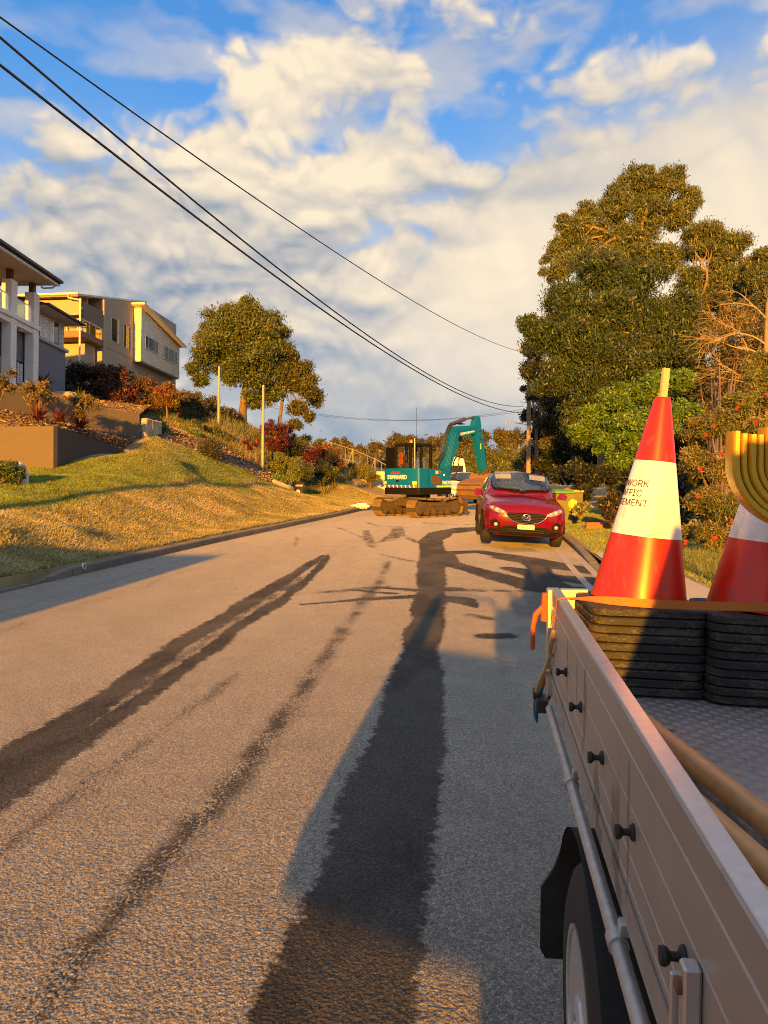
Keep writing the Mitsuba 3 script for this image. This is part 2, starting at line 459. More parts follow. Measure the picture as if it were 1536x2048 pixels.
# left verge and hillside
CP = [(-8.261, 12.323, 0.668), (-7.868, 14.083, 0.530), (-10.252, 15.313, 0.979), (-11.178, 14.691, 0.998), (-13.977, 18.394, 1.496), (-11.497, 17.183, 1.204), (-13.296, 22.533, 1.818), (-14.608, 21.858, 1.752), (-16.520, 21.117, 1.928), (-12.320, 23.669, 1.876), (-13.360, 27.596, 2.352),
      (-13.088, 29.690, 3.209), (-13.704, 30.109, 3.071), (-12.064, 30.803, 2.638), (-11.281, 32.893, 2.041), (-10.604, 35.975, 1.360), (-9.657, 39.095, 0.744), (-8.996, 42.200, 0.596), (-7.846, 45.376, 0.615), (-10.493, 23.379, 1.473), (-8.991, 20.014, 0.946), (-8.730, 23.071, 0.853), (-8.381, 27.146, 0.728),
      (-9.359, 17.952, 1.008), (-7.516, 31.280, 0.438), (-6.833, 35.400, 0.339), (-14.506, 34.589, 3.935), (-12.999, 35.762, 3.328), (-12.284, 39.839, 2.238), (-11.216, 41.956, 1.433), (-14.947, 43.662, 4.928), (-17.227, 47.461, 6.050), (-15.293, 49.657, 4.577), (-12.471, 51.980, 3.388), (-11.572, 56.103, 2.783), (-9.470, 59.357, 1.872),
      (-10.189, 26.950, 1.455), (-10.082, 29.983, 1.278), (-11.253, 26.355, 2.438), (-10.506, 21.360, 1.483), (-10.760, 19.303, 1.361), (-22, 15, 1.7), (-40, 15, 2.5), (-30, 60, 7.5), (-18, 62, 4.5), (-50, 40, 9), (-45, 80, 11), (-20, 90, 4), (-9, 90, 1.0), (-22, 40, 5.2), (-30, 40, 6.3),
      (-10, 0, 0.7), (-10, -15, 0.7), (-25, 0, 1.5), (-25, -15, 1.5), (-60, 0, 3), (-60, 90, 13), (-60, 140, 14), (-10, 140, 1)]
CP += [(kerb_left(y) - dx, y, z) for y in (-14, -6, 2, 5, 7, *range(8, 36), 38, 41, 45, 50, 60, 75, 90, 140) for dx, z in ((0.1, 0.14), (0.9, 0.2))]
CP = np.array(CP)
RBF = RBFInterpolator(CP[:, :2], CP[:, 2], kernel="linear", smoothing=0.02)


def lawn_z(x, y):
    q = np.stack([np.ravel(x), np.ravel(y)], 1).astype(float)
    z = RBF(q) + 0.05 * (meshkit.fbm(np.column_stack([q * 0.5, q[:, :1] * 0]), 3, 3) - 0.5) * np.clip((kerb_left(q[:, 1]) - 0.3 - q[:, 0]) / 1.5, 0, 1)
    z = np.minimum(z, 0.148 + 0.55 * np.clip(kerb_left(q[:, 1]) - 0.13 - q[:, 0], 0, None))
    return z.reshape(np.shape(x)) if np.shape(x) else float(z[0])


def right_z(x, y):
    k = np.clip(x - kerb_right(y) - 0.1, 0, None)
    return road_z(kerb_right(y), y) + 0.14 + 0.03 * np.minimum(k, 4) + 0.05 * (meshkit.fbm(np.stack([x * 0.6, y * 0.6, 0 * x], -1), 3, 8) - 0.5)


def soil(p, n, uv):
    x, y = street(p)
    k = fbm(x * 3, y * 3)
    return mix((0.15, 0.115, 0.055), (0.27, 0.20, 0.09), fbm(x * 1.1, y * 1.1)) * (0.7 + 0.6 * k)


SOIL = mat("lawn_soil", proc(soil), 0.95)
vs_ = np.concatenate([np.arange(-14, 48, 0.5), np.arange(48, 141, 4.0)])
us_ = np.concatenate([np.arange(0.08, 10, 0.35), np.arange(10, 54, 2.0)])
XX_, YY_ = np.meshgrid(us_, vs_)
XL = kerb_left(YY_) - XX_ - 0.04
ZL = lawn_z(XL, YY_)
XL, YL, ZL = np.hstack([XL[:, :1], XL]), np.hstack([YY_[:, :1], YY_]), np.hstack([ZL[:, :1] - .4, ZL])
note(add(None, "lawn", strip(np.stack([XL, YL, ZL], -1)[:, ::-1]), SOIL, smooth=True), "grassy bank rising left of the kerb towards the houses", "structure")
ur_ = np.concatenate([np.arange(0.14, 8, 0.5), np.arange(8, 60, 4.0)])
XX_, YY_ = np.meshgrid(ur_, np.concatenate([np.arange(-14, 40, 1.0), np.arange(40, 141, 5.0)]))
XR = kerb_right(YY_) + XX_
note(add(None, "verge", strip(np.stack([XR, YY_, right_z(XR, YY_)], -1)), SOIL, smooth=True), "flat grass verge right of the road below the trees", "structure")
note(add(None, "ground", strip([[(-900, -300, -1.0), (900, -300, -1.0)], [(-900, 900, -1.0), (900, 900, -1.0)]]), SOIL), "open ground of the valley beyond the street", "structure")
# concrete driveway crossing the right verge
DRIVE = mat("driveway_concrete", grainy((0.30, 0.27, 0.225), 0.25, 1.5, 30), 0.9)
rows = []
for y in np.arange(9.2, 15.7, 0.5):
    x = kerb_right(y) + np.linspace(0.165, 0.95, 6)
    rows.append(np.stack([x, x * 0 + y, np.maximum(right_z(x, x * 0 + y) + 0.03, road_z(kerb_right(y), y) + 0.05)], 1))
note(add(None, "driveway", strip(rows), DRIVE, smooth=True), "pale concrete driveway crossing the right verge behind the cones", "structure")

# ---------------------------------------------------------------- the work truck (street frame, its right side 0.23 m right of the eye)
def alu_col(p, n, uv):
    x, y = street(p)
    z = p.z * CS - p.y * SN
    streak = smoothstep(0.60, 0.82, noise(y * 14, z * 1.1, 3.0)) * smoothstep(0.35, 0.7, noise(y * 2.1, z * 3, 9.0))
    dust = fbm(y * 3, z * 9, x * 3)
    scuff = smoothstep(0.68, 0.76, noise(y * 34, z * 5.5, 1.0)) * smoothstep(0.5, 0.7, noise(y * 3.3, z * 8, 5.0))
    return mix((0.45, 0.42, 0.39), (0.34, 0.305, 0.275), dust) * (1 - 0.03 * streak) * (1 - 0.42 * scuff)


def alu_rough(p, n, uv):
    x, y = street(p)
    return 0.36 + 0.2 * fbm(y * 6, p.z * 20, x * 6)


ALU = mat("aluminium_panel", proc(alu_col), proc(alu_rough), 0.65)
ALURAIL = mat("aluminium_rail", grainy((0.56, 0.55, 0.55), 0.15, 8, 80), 0.33, 0.8)


def tread_bump(p, n, uv):
    x, y = street(p)
    u, v = x * 38, y * 38
    odd = cell_rand(dr.floor(u) * 0 + (dr.floor(u) + dr.floor(v)) - 2 * dr.floor((dr.floor(u) + dr.floor(v)) / 2))
    fu, fv = u - dr.floor(u) - 0.5, v - dr.floor(v) - 0.5
    par = (dr.floor(u) + dr.floor(v)) - 2 * dr.floor((dr.floor(u) + dr.floor(v)) / 2)
    a = dr.select(par > 0.5, fu, fv)
    b = dr.select(par > 0.5, fv, fu)
    return (1 - smoothstep(0.10, 0.2, dr.abs(a))) * (1 - smoothstep(0.36, 0.46, dr.abs(b)))


TREAD = mat("tread_plate", grainy((0.40, 0.385, 0.37), 0.3, 5, 60), 0.42, 0.6, bump=proc(tread_bump, 0.002), bump_scale=0.0045)
RUSTRED = plain("red_oxide", (0.40, 0.085, 0.02), 0.5)
GALVPIPE = mat("pipe_metal", grainy((0.45, 0.44, 0.43), 0.3, 12, 90), 0.45, 0.6)
MUDBLACK = mat("mud_rubber", grainy((0.022, 0.021, 0.019), 0.6, 10, 70), 0.8)
TYRE = mat("tyre_rubber", grainy((0.02, 0.02, 0.02), 0.4, 20, 120), 0.75)
RIM = mat("rim_metal", grainy((0.46, 0.45, 0.43), 0.15, 10, 90), 0.4, 0.5)
TEAL = plain("teal_rag", (0.01, 0.13, 0.2), 0.6)
WHITETRUCK = plain("truck_white", (0.66, 0.66, 0.65), 0.3, clearcoat=0.6)
BRASS = plain("zinc_plated", (0.62, 0.5, 0.3), 0.4, 0.7)

ute = thing("work_truck", "flat tray truck with aluminium drop side at the right, loaded with cones", "truck")
X0 = 0.232
prof = [(X0, .945), (X0, .957), (X0 + .004, .960), (X0, .963), (X0, 1.004), (X0 + .003, 1.007), (X0, 1.010), (X0, 1.083), (X0 + .002, 1.086), (X0, 1.089), (X0, 1.163), (X0 + .003, 1.166), (X0, 1.169), (X0, 1.216), (X0 + .004, 1.220), (X0 + .026, 1.220), (X0 + .030, 1.216), (X0 + .030, .945)]
add(ute, "drop_side", ext([(x, z) for x, z in prof], 0.03, 2.605, "y"), ALU, smooth=20)
add(ute, "top_capping", box(X0 + .0015, X0 + .0285, 0.03, 2.6, 1.2195, 1.2235, .0015), ALURAIL)
add(ute, "side_coaming", ext([(X0 + .004, .868), (X0 + .004, .915), (X0 - .002, .921), (X0 - .002, .940), (X0 + .07, .940), (X0 + .07, .868)], 0.0, 2.63, "y"), ALU, smooth=20)
add(ute, "corner_post", [box(X0 - .014, X0 + .03, 2.61, 2.66, .86, 1.221, .004), box(X0 + .03, X0 + .125, 2.625, 2.655, .95, 1.221, .004)], ALURAIL, label="square rear corner post with a bright inner face")
add(ute, "rope_rail", tube([(X0 - .008, y, .835) for y in np.linspace(0.0, 2.55, 14)], .0135, 14), GALVPIPE, smooth=40)
for y in (1.93, 1.27, 0.55):
    add(ute, "rail_bracket", [tube([(X0 - .008, y - .016, .835), (X0 - .008, y + .016, .835)], .0175, 14), box(X0 - .006, X0 + .05, y - .012, y + .012, .848, .872, .002)], GALVPIPE, smooth=40)
add(ute, "tray_floor", mv(box(X0 + .034, 2.0, 0.03, 2.62, .925, .950), loc(.27, 0, .95) @ loc(ry=1.6) @ loc(-.27, 0, -.95)), TREAD)
add(ute, "tray_frame", [box(X0 + .08, 1.97, y, y + .05, .64, .74) for y in (.1, .7, 1.3, 1.9, 2.5)] + [box(.75, .83, -1.2, 2.5, .62, .80), box(1.42, 1.5, -1.2, 2.5, .62, .80)], BLACK)
add(ute, "drop_side", ext([(2.0, .945), (2.0, 1.215), (2.03, 1.215), (2.03, .945)], 0.03, 2.605, "y"), ALU)


def spool(c):
    pr = [(.0, 0), (.0125, 0), (.0135, .003), (.0115, .006), (.0055, .009), (.0052, .017), (.009, .020), (.0115, .024), (.0105, .029), (.0, .030)]
    return mv(lathe(pr, 16), loc(*c, ry=-90))


for y, z in ((2.138, 1.062), (1.815, 1.062), (1.492, 1.061), (1.187, 1.058), (.888, 1.053)):
    add(ute, "rope_button", spool((X0 + .001, y, z)), BLACK, smooth=40)
# front latch: a channel with a hinged lever
lv = add(ute, "drop_side_latch", [box(X0 - .020, X0 - .001, .815, .838, .80, 1.085, .003), box(X0 - .022, X0 - .001, .818, .836, .70, .81, .003)], ALURAIL)
for z in (1.06, .93):
    add(lv, "bolt", mv(lathe([(0, 0), (.009, 0), (.009, .006), (.004, .008), (0, .008)], 10), loc(X0 - .019, .8265, z, ry=-90)), plain("rust_bolt", (.16, .06, .03), .7))
add(lv, "catch_plate", box(X0 - .026, X0 - .001, .846, .853, .88, 1.06, .002), ALURAIL)
# rear latch with its over-centre arm
la = add(ute, "drop_side_latch", [tube([(X0 - .008, 2.44, 1.115), (X0 - .016, 2.47, 1.06), (X0 - .012, 2.52, 1.02), (X0 - .02, 2.58, .96), (X0 - .034, 2.66, .89), (X0 - .04, 2.69, .85)], [.007, .009, .006, .008, .010, .010], 8)] + [ball((X0 - .010, 2.45 + t * .14, 1.10 - t * .16), .010) for t in (.1, .5, .9)], BRASS, smooth=40, label="pale yellow over-centre latch arm at the rear corner")
add(la, "boss", [mv(lathe([(0, 0), (.02, 0), (.022, .006), (.02, .022), (.0, .024)], 14), loc(X0 - .03, 2.70, .842, ry=-90)), box(X0 - .045, X0 - .005, 2.64, 2.74, .79, .835, .004)], plain("latch_dark", (.05, .05, .05), .5, .5), smooth=30)
# red oxide tailgate handle on the rear post
hd = add(ute, "tailgate_handle", [tube([(X0 - .018, 2.635, 1.205), (X0 - .022, 2.635, 1.11)], .012, 8), tube([(X0 - .02, 2.64, 1.16), (X0 - .05, 2.64, 1.13), (X0 - .058, 2.64, 1.09), (X0 - .060, 2.64, 1.01)], [.012, .010, .008, .008], 8)], RUSTRED, smooth=40, label="rust red bent lever on the rear corner post")
# wheel, flap and guard
WY, WZ = 1.70, .36


def wheel_tyre(r, w, rr, tread=True):
    p = [(rr, -w / 2 + .006), (rr + .012, -w / 2 - .001), (r - .07, -w / 2 - .003), (r - .022, -w / 2 + .012), (r - .004, -w / 2 + .032)]
    grooves = []
    for t in np.linspace(-.30, .30, 4):
        grooves += [(r, t * w - .007), (r - .009, t * w - .005), (r - .009, t * w + .005), (r, t * w + .007)]
    p = p + (grooves if tread else [(r, 0)]) + [(a, -b) for a, b in p[::-1]]
    return lathe(p, 40)


for wx, side in ((.325, -1), (1.93, 1)):
    wk = add(ute, "wheel", mv(wheel_tyre(.36, .215, .215), loc(wx, WY, WZ, ry=90)), TYRE, smooth=35)
    rimp = [(.216, -.102), (.218, -.110), (.210, -.108), (.203, -.09), (.196, .0), (.185, .055), (.155, .05), (.125, .02), (.095, .0), (.085, -.03), (.07, -.035), (0, -.035)]
    add(wk, "rim", mv(lathe(rimp, 40), loc(wx, WY, WZ, ry=90) @ np.diag([1, 1, -side, 1.0])), RIM, smooth=30, label="dusty silver steel rim")
    hub = [(.098, -.032), (.094, -.085), (.07, -.108), (.040, -.112), (.034, -.098), (0, -.098)]
    add(wk, "hub_cap", mv(lathe(hub, 8), loc(wx, WY, WZ, ry=90) @ np.diag([1, 1, -side, 1.0])), plain("hub_paint", (.5, .52, .55), .35, .4), smooth=20)
    for a in range(6):
        an = a * math.pi / 3
        add(wk, "wheel_nut", mv(lathe([(0, 0), (.012, 0), (.012, .02), (.006, .024), (0, .024)], 6), loc(wx + side * .055, WY + .065 * math.cos(an), WZ + .065 * math.sin(an), ry=90 * side)), BRASS)
    an = np.radians(np.linspace(-10, 188, 24))
    arch = [[(wx + side * (a), WY + .45 * math.cos(t), WZ + .02 + .40 * math.sin(t)) for a in (-.11, -.095, .095, .11)] for t in an]
    add(ute, "mudguard", strip(arch), MUDBLACK, smooth=30)
    fl = Polygon([(wx - .10, .56), (wx - .12, .50), (wx - .155, .44), (wx - .155, .26), (wx - .14, .235), (wx + .13, .235), (wx + .13, .58)])
    add(ute, "mud_flap", mv(ext(fl if side < 0 else Polygon([(2 * wx - a, b) for a, b in fl.exterior.coords[:-1]][::-1]), 0, .012, "y"), loc(0, 2.17, 0, rx=2)), MUDBLACK, label="dirty black rubber mud flap")
add(ute, "under_tray_box", box(X0 + .07, .72, .15, 1.10, .47, .85, .01), plain("box_steel", (.45, .47, .5), .4, .5))
# cab ahead of the tray with the driver's door standing open
cab = [np.array([(.29 + dx, y, z0), (.27 + dx, y, z1), (.30 + dx, y, zb), (.30 + ti, y, zt), (1.96 - ti, y, zt), (1.96 - dx, y, zb), (1.99 - dx, y, z1), (1.97 - dx, y, z0)]) for y, dx, z0, z1, zb, zt, ti in ((-.03, 0, .5, .8, 1.2, 1.80, .22), (-.12, 0, .45, .8, 1.2, 1.86, .22), (-1.35, 0, .45, .8, 1.2, 1.88, .22), (-1.75, 0, .45, .8, 1.19, 1.60, .17), (-2.15, .01, .45, .8, 1.16, 1.17, .05), (-3.2, .03, .45, .75, 1.04, 1.06, .05), (-3.4, .06, .5, .7, .9, .93, .07))]
add(ute, "cab", loft(cab), WHITETRUCK, smooth=30)
add(ute, "side_step", box(-.06, .285, -1.9, -.12, .40, .50, .02), BLACK)  # unseen step, added and made extra wide to shade the road
add(ute, "headboard", box(.56, 1.90, -.018, -.006, .95, 1.985), ALU)
add(ute, "rear_window", box(.62, 1.64, -.024, -.020, 1.28, 1.66), DARKGLASS)
add(ute, "ladder_rack", [tube([(x, -.045, .95), (x, -.045, 2.0)], .025) for x in (.62, 1.86)] + [tube([(.60, -.045, z), (1.88, -.045, z)], .022) for z in (1.3, 1.65, 2.0)], GALVPIPE, smooth=40)
HX, HY, OX, OY = .25, -1.0, -.865, -.40
ud = np.array([OX - HX, OY - HY, 0]) / math.hypot(OX - HX, OY - HY)
MD = np.eye(4)
MD[:3, 0], MD[:3, 1], MD[:3, 2], MD[:3, 3] = ud, np.cross([0, 0, 1], ud), [0, 0, 1], (HX, HY, 0)
dl = math.hypot(OX - HX, OY - HY)
dk = add(ute, "driver_door", mv(ext([(0, .52), (dl - .06, .53), (dl, .62), (dl + .0, 1.22), (.0, 1.22)], -.06, .06, "y"), MD), WHITETRUCK)
add(dk, "window_frame", [mv(tube([(.02, 0, 1.2), (.42, 0, 1.74), (dl - .10, 0, 1.765), (dl - .03, 0, 1.68), (dl - .01, 0, 1.2)], .022, 6), MD), mv(box(dl - .16, dl - .01, -.012, .012, 1.2, 1.69), MD)], BLACK)
add(dk, "wing_mirror", mv(box(.12, .46, -.30, -.16, 1.20, 1.60, .04), MD), BLACK)  # unseen mirror, oversized to cast a standing person's shadow
for wx in (.36, 1.90):
    wk = add(ute, "wheel", mv(wheel_tyre(.36, .215, .215, False), loc(wx, -2.55, WZ, ry=90)), TYRE, smooth=35)

# ---------------------------------------------------------------- traffic cones, nested in two stacks
CONE_RED = mat("cone_orange", proc(lambda p, n, uv: mix((0.62, 0.020, 0.004), (.36, .05, .025), dr.clip(.55 * smoothstep(.56, .75, fbm(p.x * 14, p.y * 14, p.z * 8)) + .6 * smoothstep(.76, .80, noise(p.x * 70, p.y * 70, p.z * 20)), 0, 1))), 0.34, specular=0.4, clearcoat=0.25, clearcoat_gloss=0.85)
def grime(c, dirt, k):
    def fn(p, n, uv):
        s = smoothstep(.56, .74, fbm(p.x * 16, p.y * 16, p.z * 7)) * (.4 + .6 * noise(p.x * 90, p.y * 90, p.z * 60)) + .8 * smoothstep(.74, .80, noise(p.x * 60, p.y * 60, p.z * 16))
        return mix(c, dirt, dr.clip(k * s, 0, 1))
    return proc(fn)


CONE_WHITE = mat("reflective_sleeve", grime((0.78, 0.78, 0.76), (.42, .38, .32), .45), 0.30, clearcoat=0.35, clearcoat_gloss=0.9)
CONE_BASE = mat("cone_base_rubber", proc(lambda p, n, uv: mix((.018, .017, .016), (.065, .056, .042), smoothstep(.45, .7, .6 * fbm(p.x * 18, p.y * 18, p.z * 30) + .4 * noise(p.x * 200, p.y * 200, p.z * 200)))), 0.72, bump=proc(lambda p, n, uv: fbm(p.x * 220, p.y * 220, p.z * 220), .001), bump_scale=.0012)
INK = plain("printed_ink", (0.02, 0.02, 0.022), 0.6)
CR0, CR1, CH = .146, .024, .640


def cone_shell(z0, z1, t=.004, n=56):
    r = lambda z: CR0 + (CR1 - CR0) * z / CH
    return lathe([(r(z0), z0), (r(z1), z1), (r(z1) - t, z1), (r(z0) - t, z0), (r(z0), z0)], n) if z1 < CH - 1e-6 else lathe([(r(z0), z0), (r(z1) + .001, z1 - .006), (r(z1) - .002, z1), (.012, z1), (.012, z1 - .05), (r(z0) - t, z0)], n)


def cone_base():
    pl = rrect(-.172, .172, -.172, .172, .045)
    lo = np.array(rrect(-.166, .166, -.166, .166, .042).exterior.coords[:-1])
    out, lip = np.array(pl.exterior.coords[:-1]), np.array(rrect(-.160, .160, -.160, .160, .042).exterior.coords[:-1])
    n = len(out)
    ring = lambda a, z: np.column_stack([a, np.full(len(a), z)])
    an = np.arctan2(out[:, 1], out[:, 0])
    col = np.column_stack([np.cos(an), np.sin(an)]) * (CR0 + .004)
    return loft([ring(col * .9, -.0245), ring(lo, -.0245), ring(out, -.021), ring(out, -.0045), ring(out * .985, -.001), ring(lip, .0), ring(col * 1.03, .003), ring(col * .97, .006)], False)


def wrap_text(t, h, z, right_deg):
    m = meshkit.text_mesh(t, h, .0006)
    v = np.array(m.subdivide_to_size(.004).vertices)
    m = m.subdivide_to_size(.004)
    r = CR0 + (CR1 - CR0) * z / CH
    w = v[:, 0].max()
    ang = math.radians(-90 + right_deg) + (v[:, 0] - w) / r
    zz = z + v[:, 1] * .985
    rr = CR0 + (CR1 - CR0) * zz / CH + .0004 + v[:, 2]
    return trimesh.Trimesh(np.stack([rr * np.cos(ang), rr * np.sin(ang), zz], 1), m.faces, process=False)


TILT = loc(.27, 0, .956) @ loc(ry=1.6) @ loc(-.27, 0, -.95)      # the loaded tray leans towards the kerb
ORD = ["topmost", "second", "third", "fourth", "fifth", "sixth", "seventh", "eighth", "ninth", "bottom"]
STACKS = [("left", .482, 2.495, 1.5), ("right", .826, 2.455, -1.0)]
for side, sx, sy, rz in STACKS:
    for k in range(10):
        z = 1.207 - .0258 * k
        m = TILT @ loc(sx + rng.uniform(-.004, .004), sy + rng.uniform(-.004, .004), z, rz=rz + rng.uniform(-1.6, 1.6))
        lab = f"orange and white cone topping the {side} stack" + (", timber stake through its tip" if side == "left" else ", its tip behind yellow brackets") if k == 0 else \
            f"{ORD[k]} cone from the top of the {side} cone stack, only its black rubber base showing" if k < 9 else f"lowest cone of the {side} cone stack, its black base on the tray floor"
        c = thing("traffic_cone", lab, "traffic cone", "traffic cones nested on the tray")
        add(c, "base", mv(cone_base(), m), CONE_BASE, smooth=35)
        if k == 0:
            lean = m @ loc(ry=4.2)
            b = add(c, "body", mv(cone_shell(0.004, .208), lean), CONE_RED, smooth=40)
            s = add(c, "reflective_sleeve", mv(cone_shell(.208, .440), lean), CONE_WHITE, smooth=40)
            add(c, "tip", mv(cone_shell(.440, CH), lean), CONE_RED, smooth=40)
            add(s, "sleeve_seam", mv(mv(box(-.004, .004, -.0008, .0008, 0, .228), loc(0, -(CR0 + (CR1 - CR0) * .324 / CH) - .0004, .324, rx=-10.8) @ loc(0, 0, -.114)), lean @ loc(rz=(200 if side == "left" else 6))), plain("seam", (.55, .55, .55), .5))
            if side == "left":
                for t, zz, rd in (("ROADWORK", .357, -21), ("TRAFFIC", .327, -33), ("MANAGEMENT", .297, -18)):
                    add(s, "lettering", mv(wrap_text(t, .021, zz, rd), lean), INK)
        else:
            add(c, "body", mv(cone_shell(.004, .56, .002, 24), m @ loc(ry=4.2) @ np.diag([.90, .90, 1, 1.0])), CONE_RED, smooth=40)
TIMBER = mat("pine_stake", grainy((0.52, 0.38, 0.22), 0.25, 8, 60), 0.8)
stx, sty = STACKS[0][1], STACKS[0][2]
single("timber_stake", "short pale timber stake sticking out of the tip of the left cone", "stake", mv(box(-.0105, .0105, -.007, .007, -.16, .090, .001), TILT @ loc(stx, sty, 1.207) @ loc(ry=4.2) @ loc(.001, 0, CH, rz=18, ry=-1)), TIMBER)

# orange lashing strap over the side and round the cone bases
STRAP = mat("orange_webbing", proc(lambda p, n, uv: mix((.62, .19, .02), (.42, .12, .015), noise(p.x * 400, p.y * 400, p.z * 400)) * (1 - .25 * fbm(p.x * 9, p.y * 9, p.z * 9))), .75)
st = thing("lashing_strap", "orange webbing strap hooked under the tray side and pulled across both cone stacks", "strap")


def ribbon(pts, ups, w, t=.0012):
    p, u = np.asarray(pts, float), np.asarray(ups, float)
    u /= np.linalg.norm(u, axis=1, keepdims=True)
    tn = np.gradient(p, axis=0)
    tn /= np.linalg.norm(tn, axis=1, keepdims=True)
    nn = np.cross(tn, u)
    return loft([np.array([p[i] + u[i] * w / 2 + nn[i] * t, p[i] - u[i] * w / 2 + nn[i] * t, p[i] - u[i] * w / 2 - nn[i] * t, p[i] + u[i] * w / 2 - nn[i] * t]) for i in range(len(p))])


def smooth_path(pts, n):
    from scipy.interpolate import CubicSpline
    p = np.asarray(pts, float)
    s = np.concatenate([[0], np.cumsum(np.linalg.norm(np.diff(p, axis=0), axis=1))])
    return CubicSpline(s, p, bc_type="natural")(np.linspace(0, s[-1], n))


pts = [(X0 - .012, 2.70, .90), (X0 - .010, 2.60, 1.0), (X0 - .004, 2.47, 1.14), (X0 - .003, 2.40, 1.222)]
add(st, "side_webbing", ribbon(smooth_path(pts, 14), [(.1, 1, .4)] * 14, .012), STRAP)
pts = [(X0 - .003, 2.40, 1.222), (X0 + .012, 2.392, 1.228), (X0 + .033, 2.385, 1.228), (.32, 2.345, 1.233), (.40, 2.32, 1.232), (.50, 2.312, 1.227), (.66, 2.305, 1.226), (.83, 2.285, 1.228), (1.1, 2.28, 1.222), (1.5, 2.30, 1.215)]
ups = [(0, 1, 0), (0, 1, 0), (0, 1, .1), (0, .8, .5), (0, .2, 1), (0, .1, 1), (0, .1, 1), (0, .1, 1), (0, .1, 1), (0, .1, 1)]
pp = np.asarray(pts)
tt = np.linspace(0, len(pts) - 1, 50)
pq = np.stack([np.interp(tt, np.arange(len(pts)), pp[:, k]) for k in range(3)], 1)
uq = np.stack([np.interp(tt, np.arange(len(pts)), np.asarray(ups, float)[:, k]) for k in range(3)], 1)
wq = np.interp(tt, np.arange(len(pts)), [.012, .012, .013, .022, .025, .025, .025, .025, .025, .025])
add(st, "cross_webbing", cat_([ribbon(pq[i:i + 2], uq[i:i + 2], wq[i]) for i in range(49)]), STRAP)
add(st, "hook", tube(smooth_path([(X0 - .012, 2.70, .91), (X0 - .018, 2.72, .86), (X0 - .02, 2.74, .82), (X0 - .005, 2.75, .80), (X0 + .01, 2.74, .83)], 12), .006, 8), RUSTRED, smooth=40)
add(st, "loose_tail", tube(smooth_path([(X0 - .02, 2.72, .86), (X0 - .035, 2.72, .82), (X0 - .04, 2.73, .76), (X0 - .036, 2.73, .73)], 10), [.006, .010, .013, .012, .012, .010, .010, .009, .007, .003], 7), TEAL, smooth=40, label="teal blue loose end hanging at the corner")

# tan steel tubes lying on the tray
TAN = mat("tan_tube", grainy((0.52, 0.30, 0.12), 0.25, 6, 50), 0.42, 0.25, clearcoat=.3)
TD = np.array([-.196, 1, 0]) / math.hypot(.196, 1)
for (cx, cy, cz, la, lb, r), lab in zip([(.455, 1.7, .982, -1.5, .46, .0255), (.420, 1.47, .964, -1.3, .50, .0265), (.395, 1.27, .966, -1.1, .30, .0255)],
                                        ["tan steel tube lying uppermost on the tray, farthest from the side board", "tan steel tube lying on the tray between two others", "tan steel tube lying on the tray nearest the side board, mostly hidden"]):
    a, b = np.array([cx, cy, cz]) + TD * la, np.array([cx, cy, cz]) + TD * lb
    single("steel_tube", lab, "tube", loft([*(lambda t: [t])(tube([a, b], r, 20).vertices[:20]), tube([a, b], r, 20).vertices[20:40]]), TAN, "tan steel tubes on the tray", smooth=40)
single("rubber_buffer", "small black rubber buffer standing on the tray beside the tan tubes", "buffer", mv(lathe([(.0, 0), (.02, 0), (.02, .012), (.015, .016), (.015, .048), (.02, .052), (.02, .062), (0, .062)], 16), loc(.43, 1.86, .937)), BLACK, smooth=35)

# nested yellow steel brackets standing on a post in the tray
YEL = plain("yellow_enamel", (0.62, 0.33, 0.012), 0.33, clearcoat=.5)
UC, UY, RO = np.array([0.832, 1.630]), 2.055, .202
for k in range(9):
    r = RO - .0195 * k
    top = [1.712, 1.706, 1.704, 1.703, 1.722, 1.735, 1.738, 1.744, 1.730][k]
    path = [(UC[0] - r, top)] + [(UC[0] + r * math.cos(a), UC[1] + r * math.sin(a) * .82) for a in np.linspace(math.pi, 2 * math.pi, 22)] + [(UC[0] + r, top)]
    p3 = np.array([(a, UY + (k % 2) * .006, b) for a, b in path])
    tn = np.gradient(p3, axis=0)
    tn /= np.linalg.norm(tn, axis=1, keepdims=True)
    nn = np.cross(tn, [0, 1, 0])
    w, t = .036, .0098
    bev = .35
    ring = lambda i: np.array([p3[i] + nn[i] * t * a + np.array([0, 1, 0]) * w * b for a, b in ((1, .75), (.8, 1), (-.8, 1), (-1, .75), (-1, -.75), (-.5, -1), (.5, -1), (1, -.75))])
    single("yellow_bracket", ["outermost of the nested yellow U-shaped steel brackets above the right cones", "second from outside of the nested yellow U-shaped brackets", "third from outside of the nested yellow U-shaped brackets", "fourth from outside of the nested yellow U-shaped brackets", "fifth from outside of the nested yellow U-shaped brackets, its end standing taller", "sixth from outside of the nested yellow U-shaped brackets", "seventh from outside of the nested yellow U-shaped brackets", "eighth from outside of the nested yellow U-shaped brackets", "innermost of the nested yellow U-shaped brackets"][k], "bracket", loft([ring(i) for i in range(len(p3))]), YEL, "nested yellow U-shaped brackets", smooth=40)
pk = thing("bracket_post", "yellow steel post on the tray carrying the nested brackets", "post")
add(pk, "post", [box(UC[0] - .02, UC[0] + .02, UY - .02, UY + .02, .90, 1.458, .003), box(UC[0] - .08, UC[0] + .08, UY - .08, UY + .08, .896, .912)], YEL)

